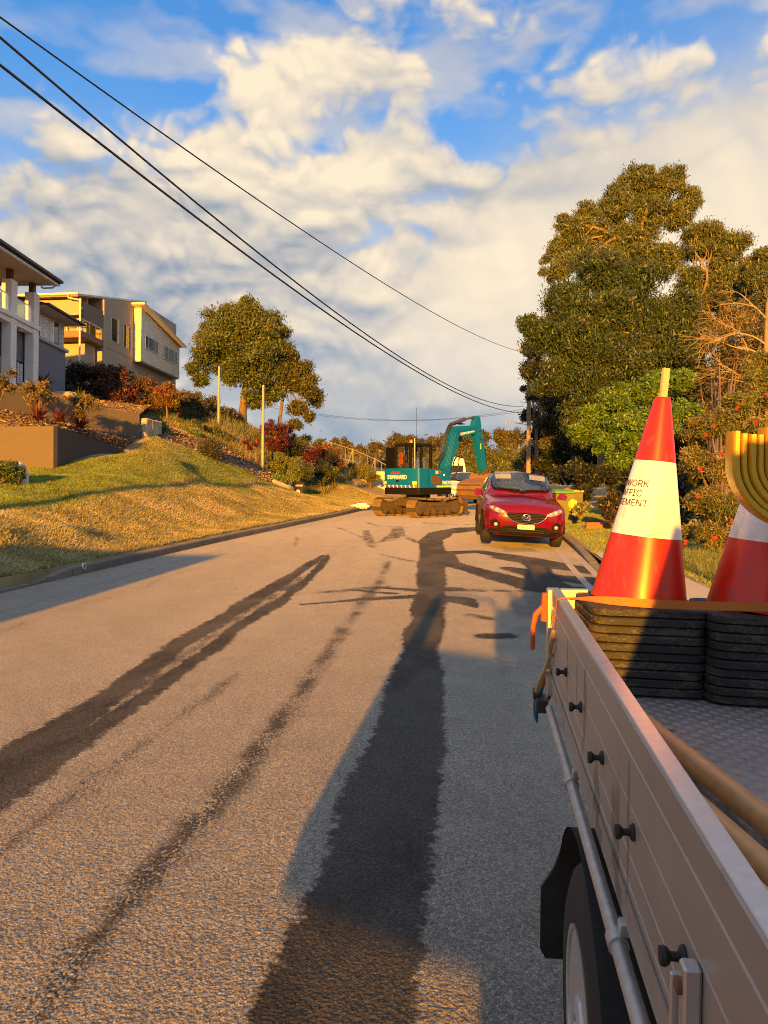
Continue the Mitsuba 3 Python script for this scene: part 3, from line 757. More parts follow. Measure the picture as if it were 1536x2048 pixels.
# ---------------------------------------------------------------- box van parked behind the eye on the left, and its long shadow
bv = thing("box_van", "white box van parked on the left verge behind the viewpoint", "van")
add(bv, "box_body", box(-8.3, -5.62, -8.4, -2.35, .85, 2.82, .04), WHITETRUCK)
add(bv, "cab", loft([np.array([(-8.1, y, .5), (-5.8, y, .5), (-5.8, y, zb), (-6.0, y, zt), (-7.9, y, zt), (-8.1, y, zb)]) for y, zb, zt in ((-8.45, 1.3, 2.2), (-9.5, 1.3, 2.2), (-10.2, 1.2, 1.35), (-10.35, 1.0, 1.05))]), WHITETRUCK)
for x in (-7.95, -5.9):
    for y in (-3.6, -9.2):
        add(bv, "wheel", mv(wheel_tyre(.38, .22, .22, False), loc(x, y, .40 if x > -7 else .5, ry=90)), TYRE, smooth=35)

# ---------------------------------------------------------------- retaining walls and garden beds
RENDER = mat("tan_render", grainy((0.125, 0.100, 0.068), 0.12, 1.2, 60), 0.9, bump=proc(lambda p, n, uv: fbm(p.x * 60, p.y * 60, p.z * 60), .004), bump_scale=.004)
MULCH = mat("mulch_soil", proc(lambda p, n, uv: mix((.10, .065, .038), (.22, .16, .105), smoothstep(.3, .7, noise(p.x * 28, p.y * 28, p.z * 28))) * (.6 + .8 * fbm(p.x * 4, p.y * 4, p.z * 4))), .95, bump=proc(lambda p, n, uv: fbm(p.x * 30, p.y * 30, p.z * 30), .01), bump_scale=.03)
STONE = mat("sandstone", grainy((0.40, 0.32, 0.22), 0.45, 4, 30), 0.9)


def wall_strip(base, top, th, side):
    """A wall with a thickness: base and top lines (street frame), thickened towards side."""
    base, top, side = np.asarray(base, float), np.asarray(top, float), np.asarray(side, float)
    rings = [np.array([b, t, t + side * th, b + side * th]) for b, t in zip(base, top)]
    m = loft(rings)
    if m.volume < 0:
        m.invert()
    return m


rw = thing("retaining_wall", "lower tan rendered retaining wall with a sunlit front and a sloping return coloured darker for shade", "wall")
D0 = np.array([0, 0, -.35])
fb = [(-18.308, 21.094, 2.006), (-15.583, 21.843, 1.937), (-13.281, 22.536, 1.849)]
ft = [(-18.314, 21.142, 3.045), (-15.590, 21.896, 3.100), (-13.273, 22.599, 3.157)]
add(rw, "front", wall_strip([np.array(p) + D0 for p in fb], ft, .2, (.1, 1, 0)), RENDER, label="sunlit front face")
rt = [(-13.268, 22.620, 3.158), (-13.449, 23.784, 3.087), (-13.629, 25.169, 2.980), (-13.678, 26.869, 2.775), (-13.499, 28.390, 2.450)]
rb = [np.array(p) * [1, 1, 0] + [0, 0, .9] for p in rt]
add(rw, "return_wall", wall_strip(rb, rt, .2, (-1, .1, 0)), mat("dark_render", grainy((0.062, 0.052, 0.042), 0.15, 1.2, 60), 0.9), label="return face with its shade put into a darker colour")  # darker copy of the wall render; the return's shade is in the colour
add(rw, "footing", box(-.5, .0, -.05, .2, -.7, -.06), RENDER, xf=S @ loc(*(-13.285, 22.515, 1.833)))
uw = thing("retaining_wall", "upper tan rendered retaining wall stepping down behind the red spiky plants", "wall")
ut = [(-17.529, 22.748, 5.015), (-16.179, 24.319, 4.703), (-15.622, 25.895, 4.508), (-15.046, 27.173, 4.374), (-14.460, 28.453, 4.238), (-13.712, 29.652, 4.093)]
ub = [np.array(p) for p in [(-17.523, 22.702, 4.025), (-16.174, 24.277, 3.809), (-15.617, 25.855, 3.651), (-15.040, 27.130, 3.443), (-14.454, 28.407, 3.249), (-13.706, 29.603, 3.048)]]
add(uw, "face", wall_strip([b + D0 for b in ub], ut, .2, (-.9, .4, 0)), RENDER)


def bed(name, front, back, n, label, lift=.06, m=MULCH):
    front, back = np.asarray(front, float), np.asarray(back, float)
    def re(a, k):
        t = np.linspace(0, len(a) - 1, k)
        return np.stack([np.interp(t, np.arange(len(a)), a[:, i]) for i in range(3)], 1)
    f, b = re(front, n), re(back, n)
    k = 14
    g = np.array([f * (1 - u) + b * u for u in np.linspace(0, 1, k)])
    g[..., 2] += lift * (meshkit.fbm(np.concatenate([g[..., :2] * 2.2, 0 * g[..., :1]], -1), 3, 4) - .3)
    note(add(None, name, strip(g[::-1]), m, smooth=True), label, "structure")
    return g


g1 = bed("garden_bed", [(-18.393, 21.232, 3.021), (-14.864, 22.292, 3.104), (-13.371, 22.736, 3.119), *[tuple(np.array(p) + (-.1, .05, -.03)) for p in rt[1:]]], [np.array(p) + (.0, .0, .0) for p in (ub[0], ub[1], ub[2], ub[3], ub[4], ub[5], ub[5] + (.3, .4, -.2))], 40, "bark mulch terrace between the two retaining walls")
g2 = bed("garden_bed_001", [tuple(np.array(p) + (-.05, .02, -.04)) for p in ut], [(-24.227, 31.436, 6.231), (-21.781, 32.749, 6.027), (-20.778, 33.871, 5.710), (-19.983, 35.174, 5.509), (-18.993, 36.607, 5.396), (-17.155, 38.348, 5.232)], 40, "bark mulch slope above the upper wall in front of the grey house")
ridge = [(-13.631, 30.433, 3.333), (-12.867, 30.919, 2.999), (-12.015, 31.812, 2.499), (-11.348, 33.089, 2.088), (-10.604, 35.976, 1.384), (-9.657, 39.097, 0.796)]
g3 = bed("garden_bed_002", [tuple(np.array(p) + (0, 0, .02)) for p in ridge], [(-15.083, 34.016, 4.064), (-14.393, 34.901, 3.837), (-13.285, 35.730, 3.424), (-12.590, 37.109, 2.966), (-11.350, 39.441, 1.968), (-9.660, 41.628, 0.966)], 40, "pink brown mulch garden bed running down beside the mown bank")
note("mulch", "loose bark mulch chips over the garden beds", "stuff")
ch = []
for g, k in ((g1, 5200), (g2, 3600), (g3, 4200)):
    i, j, u, v = rng.integers(0, g.shape[0] - 1, k), rng.integers(0, g.shape[1] - 1, k), rng.random((k, 1)), rng.random((k, 1))
    ch.append(g[i, j] * (1 - u) * (1 - v) + g[i + 1, j] * u * (1 - v) + g[i, j + 1] * (1 - u) * v + g[i + 1, j + 1] * u * v)
ch = np.vstack(ch)


def chips(c, size, cols, seed):
    r = np.random.default_rng(seed)
    n = len(c)
    a = r.normal(size=(n, 3)) * (1, 1, .35)
    a /= np.linalg.norm(a, axis=1, keepdims=True)
    b = np.cross(a, r.normal(size=(n, 3)))
    b /= np.linalg.norm(b, axis=1, keepdims=True)
    s = size * r.uniform(.5, 1.6, (n, 1))
    v = np.stack([c - a * s - b * s * .3, c + a * s - b * s * .3, c + a * s + b * s * .3, c - a * s + b * s * .3], 1) + np.array([0, 0, .5]) * s[:, None]
    f = (np.arange(n)[:, None, None] * 4 + np.array([[0, 1, 2], [0, 2, 3]])).reshape(-1, 3)
    col = np.asarray(cols)[r.integers(0, len(cols), n)] * r.uniform(.6, 1.3, (n, 1))
    return trimesh.Trimesh(v.reshape(-1, 3), f, process=False), np.repeat(col, 4, 0)


m, col = chips(ch, .05, [(.25, .175, .115), (.18, .12, .075), (.33, .25, .175), (.12, .08, .05)], 5)
labels.pop("mulch")
note(add(None, "mulch", m, DRY, color=col), "loose bark mulch chips over the garden beds", "stuff")
# sandstone blocks at the end of the upper wall
for k, (a, b, d) in enumerate([((281, 836), (291, 882), 31.1), ((292, 839), (303, 880), 31.6), ((304, 841), (309, 872), 32.1)]):
    c0 = np.array([(-13.716, 29.745, 3.940), (-13.712, 30.249, 3.916), (-13.681, 30.757, 3.911)][k])
    c1 = np.array([(-13.510, 29.727, 3.012), (-13.483, 30.238, 3.076), (-13.532, 30.746, 3.266)][k])
    bm = box(0, c1[0] - c0[0], 0, .55, c1[2] - c0[2], 0, .0) if False else box(0, c1[0] - c0[0] + .05, 0, .55, c1[2] - c0[2] - .1, 0, .05)
    bm = bm.subdivide().subdivide()
    bm.vertices += .05 * (meshkit.fbm(np.asarray(bm.vertices) * 4 + k * 9, 3, 2)[:, None] - .5)
    single("sandstone_block", ["pale sandstone block at the end of the upper retaining wall", "middle pale sandstone block beside the upper wall end", "small sandstone block farthest from the upper wall end"][k], "stone block", bm, STONE, "sandstone blocks", smooth=35, xf=S @ loc(*c0))
rk = trimesh.creation.icosphere(3, 1.0)
rk.vertices *= (.75, .4, .22)
rk.vertices *= 1 + .35 * (meshkit.fbm(np.asarray(rk.vertices) * 2.2 + 4, 3, 9)[:, None] - .5)
single("pale_rock", "flat pale rock lying on the mulch below the grey house corner", "rock", rk, STONE, smooth=40, xf=S @ loc(*(-18.621, 32.608, 5.181), rz=30))
# timber edging, border hedge stone on the low left
SLEEPER = mat("old_sleeper", grainy((0.085, 0.055, 0.038), 0.6, 5, 50), 0.9)
te = thing("timber_edging", "low row of dark upright timber logs holding the clipped hedge", "edging")
e0, e1 = np.array((-13.108, 17.693, 1.401)), np.array((-11.298, 18.325, 1.346))
for k in range(18):
    c = e0 + (e1 - e0) * k / 17
    add(te, "log", tube([c + (0, 0, -.45), c + (rng.uniform(-.01, .01), 0, rng.uniform(-.01, .03))], [.064, .062], 9), SLEEPER, smooth=40)
c = np.array((-11.805, 18.576, 1.626))
rk = trimesh.creation.icosphere(3, 1.0)
rk.vertices *= (.14, .2, .34)
rk.vertices *= 1 + .4 * (meshkit.fbm(np.asarray(rk.vertices) * 5 + 4, 3, 19)[:, None] - .5)
single("white_stone", "tall whitish stone standing beside the clipped hedge", "stone", rk, mat("white_stone", grainy((.55, .52, .46), .25, 8, 60), .85), smooth=40, xf=S @ loc(*c, ry=-12))

# ---------------------------------------------------------------- houses (upright frames: s towards the eye, t towards the road, h up)


def frame(o, yaw):
    a = math.radians(yaw)
    m = np.eye(4)
    m[:3, 0], m[:3, 1], m[:3, 2], m[:3, 3] = (math.sin(a), -math.cos(a), 0), (math.cos(a), math.sin(a), 0), (0, 0, 1), o
    return m


GREYWALL = mat("grey_blue_render", grainy((0.155, 0.165, 0.19), 0.1, 1.5, 50), 0.85)
OFFWHITE = mat("off_white_render", grainy((0.70, 0.69, 0.66), 0.08, 2, 40), 0.8)
CLAD = plain("pale_cladding", (0.45, 0.44, 0.43), 0.7)
ROOFDARK = plain("dark_roof", (0.045, 0.04, 0.038), 0.6)
SOFFIT = plain("soffit", (0.42, 0.38, 0.34), 0.8)
POSTWOOD = mat("dark_timber", grainy((0.11, 0.045, 0.02), 0.4, 6, 60), 0.5)
DULLGLASS = plain("shaded_glass", (.018, .022, .028), .18, specular=.25)  # dark glass with a weaker, blurrier reflection
FRAMEBLACK = plain("window_frame_black", (0.03, 0.03, 0.035), 0.5)
BALGLASS = {"type": "thindielectric"}
scene["mat_balustrade_glass"] = {"type": "twosided", "bsdf": {"type": "principled", "base_color": rgb((.05, .1, .14)), "roughness": .05, "specular": .9}}
G = frame((-19.924, 34.608, 7.594), 5)
gh = thing("grey_house", "two storey blue grey house with white pillars and a dark roof at the left edge", "house")
h = lambda n, m_, mt, **k: add(gh, n, m_, mt, xf=G, **k)
h("wall", box(0, 12, -7, 0, -2.5, 2.0), GREYWALL, label="blue grey rendered lower wall")
h("upper_wall", box(.12, 3.55, -6, -.06, 2.07, 3.5), CLAD, label="pale clad upper wall")
for k in range(6):
    h("cladding_board", ext([(-.06, 2.075 + .22 * k), (-.018, 2.075 + .22 * k), (-.045, 2.29 + .22 * k), (-.06, 2.29 + .22 * k)], .1, .68, "x"), CLAD)
h("ledge", box(-.12, 3.5, -.06, .12, 1.93, 2.065, .01), plain("ledge_paint", (.33, .33, .35), .7))
w = h("window", box(.72, 2.62, -.05, .01, 2.08, 3.12), FRAMEBLACK, label="upper window with white plantation shutters")
add(w, "pane", box(.80, 1.22, .0, .016, 2.16, 3.04), DARKGLASS, xf=G)
add(w, "mullion", box(1.25, 1.38, .0, .03, 2.08, 3.12), WHITE, xf=G)
for sx in (1.42, 2.02):
    add(w, "shutter_frame", [box(sx, sx + .06, .012, .03, 2.12, 3.08), box(sx + .5, sx + .56, .012, .03, 2.12, 3.08), box(sx, sx + .56, .012, .03, 2.12, 2.17), box(sx, sx + .56, .012, .03, 3.03, 3.08)], WHITE, xf=G)
    for z in np.arange(2.2, 3.0, .075):
        add(w, "louvre", box(sx + .06, sx + .5, .008, .026, z, z + .05), WHITE, xf=G)
for k, (sa, sb) in enumerate(((3.32, 4.58), (5.4, 6.4))):
    w = h("window", box(sa, sb, -.03, .02, -.5, .62), FRAMEBLACK, label="ground floor window with dark frame and white shutters")
    for sx in np.linspace(sa + .1, sb - .5, 2):
        add(w, "shutter_frame", [box(sx, sx + .05, .018, .04, -.45, .55), box(sx + .36, sx + .41, .018, .04, -.45, .55)], WHITE, xf=G)
        for z in np.arange(-.4, .5, .085):
            add(w, "louvre", box(sx + .05, sx + .36, .018, .034, z, z + .055), WHITE, xf=G)
for s0 in (3.62, 5.47, 7.35, 9.2):
    h("pillar", box(s0, s0 + .45, .10, .5, -1.6, 2.07, .012), OFFWHITE)
    h("upper_pillar", box(s0 - .03, s0 + .44, .08, .5, 2.25, 3.64, .012), OFFWHITE)
    h("timber_post", box(s0 + .09, s0 + .31, .18, .40, 3.64, 4.2, .005), POSTWOOD)
h("beam", box(3.62, 12, .12, .46, 1.86, 2.07), OFFWHITE)
h("balcony_slab", box(3.58, 12, -.2, .56, 2.075, 2.25, .01), OFFWHITE)
h("porch_light", mv(lathe([(0, 0), (.12, 0), (.13, .05), (0, .06)], 14), loc(4.75, .25, 1.8)), WHITE)
h("upper_recess", box(3.56, 12, -6, -1.6, 2.26, 4.15), CLAD)
h("end_screen", box(3.58, 3.62, -1.6, .05, 2.26, 3.55), "mat_balustrade_glass")
h("sliding_door", box(4.2, 8.8, -1.6, -1.57, 2.3, 3.9), "mat_balustrade_glass")
for s0 in (4.09, 5.93, 7.8):
    b = h("balustrade", box(s0, s0 + 1.34, .42, .435, 2.29, 2.95), GLASS)
    add(b, "top_rail", box(s0, s0 + 1.34, .405, .45, 2.95, 2.99), STEEL, xf=G)
    add(b, "post", box(s0 + .55, s0 + .585, .39, .42, 2.26, 2.95), STEEL, xf=G)
r = h("roof", hull([(3.42, 1.32, 4.12), (3.42, 1.32, 4.3), (12, 1.32, 4.12), (12, 1.32, 4.3), (3.42, -7, 4.12), (12, -7, 4.12), (5.6, -2.8, 5.0), (12, -2.8, 5.0), (3.42, -7, 4.3), (12, -7, 4.3)]), ROOFDARK, label="dark hipped roof over the balcony")
add(r, "soffit", box(3.47, 12, -7, 1.2, 4.085, 4.117), SOFFIT, xf=G)
add(r, "gutter", [box(3.34, 12, 1.325, 1.43, 4.2, 4.32, .01), box(3.34, 3.415, -7, 1.43, 4.2, 4.32, .01)], ROOFDARK, xf=G)
add(r, "fascia", box(3.44, 12, 1.2, 1.315, 4.06, 4.117), OFFWHITE, xf=G)
r = h("roof", hull([(-.32, .72, 3.27), (-.32, .72, 3.36), (3.4, .72, 3.27), (3.4, .72, 3.36), (-.32, -6, 3.27), (3.4, -6, 3.27), (2.2, -3, 4.2), (3.4, -3, 4.2)]), ROOFDARK, label="lower dark roof over the shuttered window")
add(r, "soffit", box(-.28, 3.4, -5.9, .68, 3.235, 3.267), SOFFIT, xf=G)
add(r, "gutter", box(-.40, 3.4, .725, .82, 3.28, 3.38, .01), ROOFDARK, xf=G)
h("downpipe", tube([(3.5, 1.2, 4.1), (3.5, 1.0, 3.98), (3.5, .6, 3.97), (3.52, .52, 4.04)], .04, 8), WHITE, smooth=40)

BW = mat("tan_house_render", grainy((0.36, 0.295, 0.21), 0.08, 1.2, 50), 0.85)
WB = mat("weatherboard_cream", grainy((0.72, 0.65, 0.52), 0.08, 3, 40), 0.7)
FASCIA = plain("cream_fascia", (0.62, 0.56, 0.45), 0.6)
DECKWOOD = mat("deck_timber", grainy((0.22, 0.13, 0.06), 0.4, 4, 40), 0.8)
BLIND = mat("roller_blind", proc(lambda p, n, uv: mix((.16, .12, .09), (.21, .165, .125), noise(p.y * 9, p.x * 9, .5))), .9)
B = frame((-22.073, 47.398, 11.782), 0)
bh = thing("tan_house", "tan rendered house with a cream weatherboard box and skillion roof behind the grey house", "house")
h = lambda n, m_, mt, **k: add(bh, n, m_, mt, xf=B, **k)
h("main_wall", ext([(-7, -4), (4.0, -4), (4.0, 2.92), (-1.4, 4.15), (-7, 4.15)], -8.5, -.5, "y"), BW)
h("pilaster", box(3.72, 4.03, -.55, -.44, -4, 2.85), BW)
for k in range(22):
    z = .06 + .158 * k
    zt = lambda s: 3.50 + s * .178
    s1 = 0.0 if z + .16 < 3.5 else None
    s_lo = -6.3
    if z + .158 > zt(-6.3):
        s_lo = max(-6.3, (z + .158 - 3.5) / .178)
    if s_lo > -.4:
        continue
    h("weatherboard", ext([(-.03, z), (.024, z), (.004, z + .160), (-.03, z + .160)], s_lo, -.03, "x"), WB)
    h("return_board", ext([(-.03, z), (.024, z), (.004, z + .160), (-.03, z + .160)], -.44, .0, "y") if False else mv(box(-.0, .022, -.47, -.02, z, z + .15), loc(0, 0, 0)), WB)
h("box_core", ext([(-6.28, .02), (-.03, .02), (-.03, 3.48), (-6.28, 2.38)], -3.5, -.03, "y"), WB)
h("box_soffit", box(-6.28, 0, -3.4, -.02, -.06, .018), plain("under_board", (.2, .17, .13), .8))
h("corner_trim", box(-.04, .04, -.04, .04, .0, 3.45), FASCIA)
h("corner_trim", box(-6.34, -6.26, -.04, .04, .0, 2.4), FASCIA)
for sa, sb, za, zb in ((-2.6, -.55, .95, 1.85), (-5.9, -3.68, .92, 1.85)):
    w = h("window", [box(sa, sb, .027, .062, za, za + .06), box(sa, sb, .027, .062, zb - .06, zb), box(sa, sa + .06, .027, .062, za + .06, zb - .06), box(sb - .06, sb, .027, .062, za + .06, zb - .06)], FASCIA, label="wide weatherboard window with white frame")
    a, b = sa + .26 * (sb - sa), sa + .74 * (sb - sa)
    for x in (a, b):
        add(w, "mullion", box(x - .035, x + .035, .027, .066, za + .06, zb - .06), FASCIA, xf=B)
    for x0, x1 in ((sa + .06, a - .035), (a + .035, b - .035), (b + .035, sb - .06)):
        add(w, "pane", box(x0, x1, .028, .045, za + .06, zb - .06), DULLGLASS, xf=B)
for sa, sb, za, zb in ((2.24, 3.12, .62, 2.11), (.52, 1.48, .58, 2.10)):
    w = h("window", box(sa, sb, -.52, -.485, za, zb), plain("window_grey", (.38, .36, .33), .6), label="tall narrow window in the rendered wall")
    add(w, "pane", box(sa + .08, sb - .16, -.486, -.475, za + .06, zb - .06), DARKGLASS, xf=B)
    add(w, "reveal", box(sa - .05, sa, -.5, -.40, za, zb), FASCIA, xf=B)
for sa, sb, za, zb in ((2.1, 3.4, -1.1, -.86), (-.6, .6, -.95, -.72)):
    h("low_window", box(sa, sb, -.52, -.488, za, zb), DARKGLASS)
h("meter_arc", tube([(2.2, -.485, -.15), (1.9, -.485, -.1), (1.8, -.485, -.3)], .02, 6), FASCIA)
h("joint_line", box(-.1, 3.72, -.505, -.485, .08, .10), plain("joint", (.2, .16, .1), .9))
h("deck", box(3.95, 6.5, -8, -.52, .03, .40), DECKWOOD, label="timber faced balcony deck at the house corner")
h("deck_fascia", box(6.505, 6.53, -8, -.5, .06, .40), DECKWOOD)
h("deck_fascia", box(3.95, 6.53, -.515, -.49, .06, .40), DECKWOOD)
h("end_wall", box(4.2, 5.4, -8, -.9, -3.5, .0), BW)
h("upper_end_wall", box(4.9, 5.1, -8, -1.0, .42, 2.7), BW)
h("spandrel", ext([(4.1, 2.1), (6.5, 2.1), (6.5, 2.28), (4.1, 2.82)], -8, -.72, "y") if False else box(6.3, 6.42, -8, -.62, 1.32, 2.2), BW)
h("roller_blind", box(4.05, 6.3, -.56, -.53, 1.1, 2.12), BLIND)
for s0 in np.linspace(4.1, 6.3, 4):
    h("rail_post", box(s0, s0 + .05, -.56, -.51, .40, 1.08), FASCIA)
for t0 in np.linspace(-5.5, -.8, 8):
    h("rail_post", box(6.40, 6.44, t0, t0 + .05, .40, 1.05), FASCIA)
h("handrail", [box(4.05, 6.48, -.58, -.50, 1.05, 1.10), box(6.39, 6.47, -8, -.58, 1.05, 1.10)], FASCIA)
h("balcony_glass", box(4.1, 6.35, -.535, -.53, .45, 1.03), GLASS)
h("corner_column", tube([(6.6, -.55, -3.5), (6.6, -.55, 2.2)], .055, 10), FASCIA, smooth=40, label="slim white corner column beside the balcony")
r = h("skillion_roof", hull([(6.75, -.6, 2.34), (6.75, -.6, 2.44), (-1.75, -.42, 4.28), (-1.75, -.42, 4.40), (6.75, -9, 2.34), (6.75, -9, 2.44), (-1.75, -9, 4.28), (-1.75, -9, 4.40)]), FASCIA, label="pale skillion roof rising away from the street")
add(r, "gutter", box(6.755, 6.88, -9, -.55, 2.36, 2.48, .02), FASCIA, xf=B)
add(r, "downpipe", tube([(6.8, -1.2, 2.36), (6.8, -1.15, 2.2), (6.62, -.6, 2.12)], .045, 8), FASCIA, xf=B, smooth=40)
add(r, "soffit", hull([(6.7, -.64, 2.30), (6.7, -.64, 2.335), (-1.7, -.46, 4.24), (-1.7, -.46, 4.275), (6.7, -8.9, 2.30), (6.7, -8.9, 2.335), (-1.7, -8.9, 4.24), (-1.7, -8.9, 4.275)]), plain("soffit_tan", (.3, .25, .19), .8), xf=B)
zr = lambda s: 3.54 + .178 * s
r = h("box_roof", hull([(.42, .45, zr(.42)), (.42, .45, zr(.42) + .09), (-6.7, .45, zr(-6.7)), (-6.7, .45, zr(-6.7) + .09), (.42, -4, zr(.42)), (.42, -4, zr(.42) + .09), (-6.7, -4, zr(-6.7)), (-6.7, -4, zr(-6.7) + .09)]), FASCIA, label="cream roof edge sloping down over the weatherboard box")
add(r, "soffit", hull([(.38, .41, zr(.38) - .03), (.38, .41, zr(.38) - .004), (-6.6, .41, zr(-6.6) - .03), (-6.6, .41, zr(-6.6) - .004), (.38, -3.9, zr(.38) - .03), (-6.6, -3.9, zr(-6.6) - .03)]), FASCIA, xf=B)

# ---------------------------------------------------------------- poles and overhead cables
POLE = mat("weathered_pole", grainy((0.30, 0.22, 0.13), 0.35, 2, 30), 0.9)
GREYPOLE = mat("grey_post", grainy((0.31, 0.305, 0.285), 0.3, 3, 30), 0.75)
CABLE = plain("cable_black", (0.015, 0.015, 0.017), 0.6)


def upright(base, height):
    b = np.asarray(base, float)
    return b, b + UP * height


pb = np.array((3.261, 55.908, 1.243)) * (1, 1, 0) + (0, 0, .1)
up_ = thing("utility_pole", "tall timber utility pole with a street light arm behind the red car", "pole")
b, t = upright(pb, 11.2)
add(up_, "pole", tube([b, (b + t) / 2, t], [.17, .15, .12], 12), POLE, smooth=40)
ar = add(up_, "lamp_arm", tube([b + UP * 5.15, b + UP * 5.3 + (-.8, 0, 0), b + UP * 5.35 + (-1.35, 0, .02)], .03, 8), GREYPOLE, smooth=40)
add(ar, "lamp", box(-1.72, -1.34, -.06, .06, -.025, .03, .02), GREYPOLE, xf=S @ loc(*(b + UP * 5.36)))
add(up_, "cross_arm", box(-.9, .9, -.06, .06, -.06, .06), POLE, xf=S @ loc(*(b + UP * 10.6)))
lp = thing("utility_pole", "timber utility pole on the left verge behind the viewpoint", "pole")
lb, lt = upright((-10.5, -8, .4), 11.6)
add(lp, "pole", tube([lb, lt], [.17, .13], 12), POLE, smooth=40)
add(lp, "cross_arm", box(-.9, .9, -.06, .06, -.06, .06), POLE, xf=S @ loc(*(lt - UP * .6)))


def cable(a, b_, sag, r, n=40):
    a, b_ = np.asarray(a, float), np.asarray(b_, float)
    t = np.linspace(0, 1, n)[:, None]
    p = a * (1 - t) + b_ * t
    p[:, 2:] -= 4 * sag * t * (1 - t)
    return tube(p, r, 6)


for (a, hb, sag, r), lab in zip([((3.030, 56.31, 10.376), 8.69, 1.5, .014), ((2.911, 56.12, 6.595), 11.33, 2.82, .019), ((2.914, 56.09, 6.095), 10.37, 2.27, .021)],
                                ["uppermost of the three black cables crossing the sky from the left", "middle of the three black cables crossing the sky", "lowest and thickest of the three black cables crossing the sky"]):
    single("overhead_cable", lab, "cable", cable(a, (-10.5, -8, hb), sag, r), CABLE, "overhead cables", smooth=True)
for (a, b_), sag, lab in zip([((2.912, 56.105, 6.380), (-13.014, 61.186, 7.472)), ((2.984, 56.108, 6.238), (-13.012, 61.175, 7.230))], (.72, .62), ["upper of the two thin cables running left from the pole above the excavator", "lower of the two thin cables running left from the pole above the excavator"]):
    single("service_cable", lab, "cable", cable(a, tuple(np.array(b_) + (np.array(b_) - np.array(a)) * .35), sag * 1.6, .012), CABLE, "thin cables above the excavator", smooth=True)
for (x, y, d), hh, lab in zip([(-14.983, 42.640, 4.739), (-11.339, 38.939, 1.989)], (110 * 44 / 1540, 167 * 40 / 1540), ["shorter slim grey post standing among the hedge in front of the big left tree", "taller slim grey post standing in the mulch bed beside the red cordylines"]):
    b, t = upright((x, y, d - .15), hh + .15)
    single("grey_post", lab, "post", tube([b, t], [.072, .062], 10), GREYPOLE, "slim grey posts", smooth=40)

# temporary fence leaning down the bank
FENCE = plain("fence_rail", (.27, .24, .19), .7, .1)
tf = thing("panel_fence", "pale tubular panel fence running down the bank behind the excavator", "fence")
fp = [np.array(p) for p in ((-12.755, 61.071, 4.335), (-11.881, 60.168, 4.211), (-9.688, 57.392, 3.594), (-7.624, 54.591, 2.813), (-5.864, 51.750, 2.005))]
fh = [1.3, 1.3, 1.45, 1.3, 1.2]
for k, (p, hh) in enumerate(zip(fp, fh)):
    add(tf, "post", tube([p + (0, 0, .08), p - UP * hh], .045, 6), FENCE)
    if k in (2, 3):
        add(tf, "stay", tube([p, p - UP * hh * .95 + (-.45, -.3, 0)], .03, 6), FENCE)
for k in range(4):
    a, b = fp[k], fp[k + 1]
    add(tf, "top_rail", tube([a, b], .035, 6), FENCE)
    add(tf, "bottom_rail", tube([a - UP * 1.15, b - UP * 1.15], .025, 6), FENCE)
    for u in (1 / 3, 2 / 3):
        q = a * (1 - u) + b * u
        add(tf, "bar", tube([q, q - UP * 1.15], .02, 6), FENCE)
    add(tf, "mesh", cat_([tube([a * (1 - u) + b * u, a * (1 - u) + b * u - UP * 1.15], .005, 3, False) for u in np.linspace(0, 1, 16)]), FENCE, kind="stuff")
# low pale wall and edging beside the fence
single("block_wall", "short cream block wall at the foot of the panel fence beside the excavator", "wall", box(-1.6, 1.2, -.1, .1, -.9, .42, .02), mat("cream_block", grainy((.55, .48, .36), .2, 3, 40), .85), xf=S @ loc(*(-7.100, 52.577, 1.497), rz=12))
single("edging_beam", "pale timber edging beam at the foot of the garden bed beside the small black bin", "edging", tube([(q[0], q[1], lawn_z(q[0], q[1]) + .08) for q in ((-10.307, 37.212, 1.104), (-9.942, 37.754, 0.897), (-9.514, 38.304, 0.710))], .15, 4), mat("edging_timber", grainy((.5, .42, .28), .3, 3, 40), .85))
# small black wheelie bin lying open by the bed, litter bag on the kerb
BINBLACK = plain("bin_black", (.018, .018, .02), .45)
wb = thing("wheelie_bin", "small black wheelie bin at the foot of the garden bed on the lawn", "bin")
bq = np.array((-9.286, 38.330, 0.634))
bx = S @ loc(bq[0], bq[1], lawn_z(bq[0], bq[1]), rz=20)
add(wb, "body", loft([np.array([(-.2, -.2, 0), (.2, -.2, 0), (.2, .2, 0), (-.2, .2, 0)]), np.array([(-.27, -.27, .52), (.27, -.27, .52), (.27, .27, .52), (-.27, .27, .52)])]), BINBLACK, xf=bx)
add(wb, "lid", box(-.3, .3, -.31, .3, .525, .57, .015), BINBLACK, xf=bx)
add(wb, "label_strip", box(-.18, .18, -.275, -.262, .36, .44), plain("bin_label", (.4, .38, .35), .6), xf=bx)
add(wb, "wheel", mv(lathe([(0, -.03), (.1, -.03), (.1, .03), (0, .03)], 14), loc(-.05, -.27, .1, rx=90)), plain("bin_wheel", (.5, .5, .48), .5), xf=bx)
lb_ = trimesh.creation.icosphere(3, 1.0)
lb_.vertices *= (.42, .3, .13)
lb_.vertices *= 1 + 1.1 * (meshkit.fbm(np.asarray(lb_.vertices) * 9 + 2, 3, 29)[:, None] - .5)
single("litter_bag", "crumpled white plastic bag lying on the left kerb in front of the excavator", "bag", lb_, plain("plastic_white", (.75, .74, .72), .4), smooth=30, xf=S @ loc(-5.62, 35.3, .2))

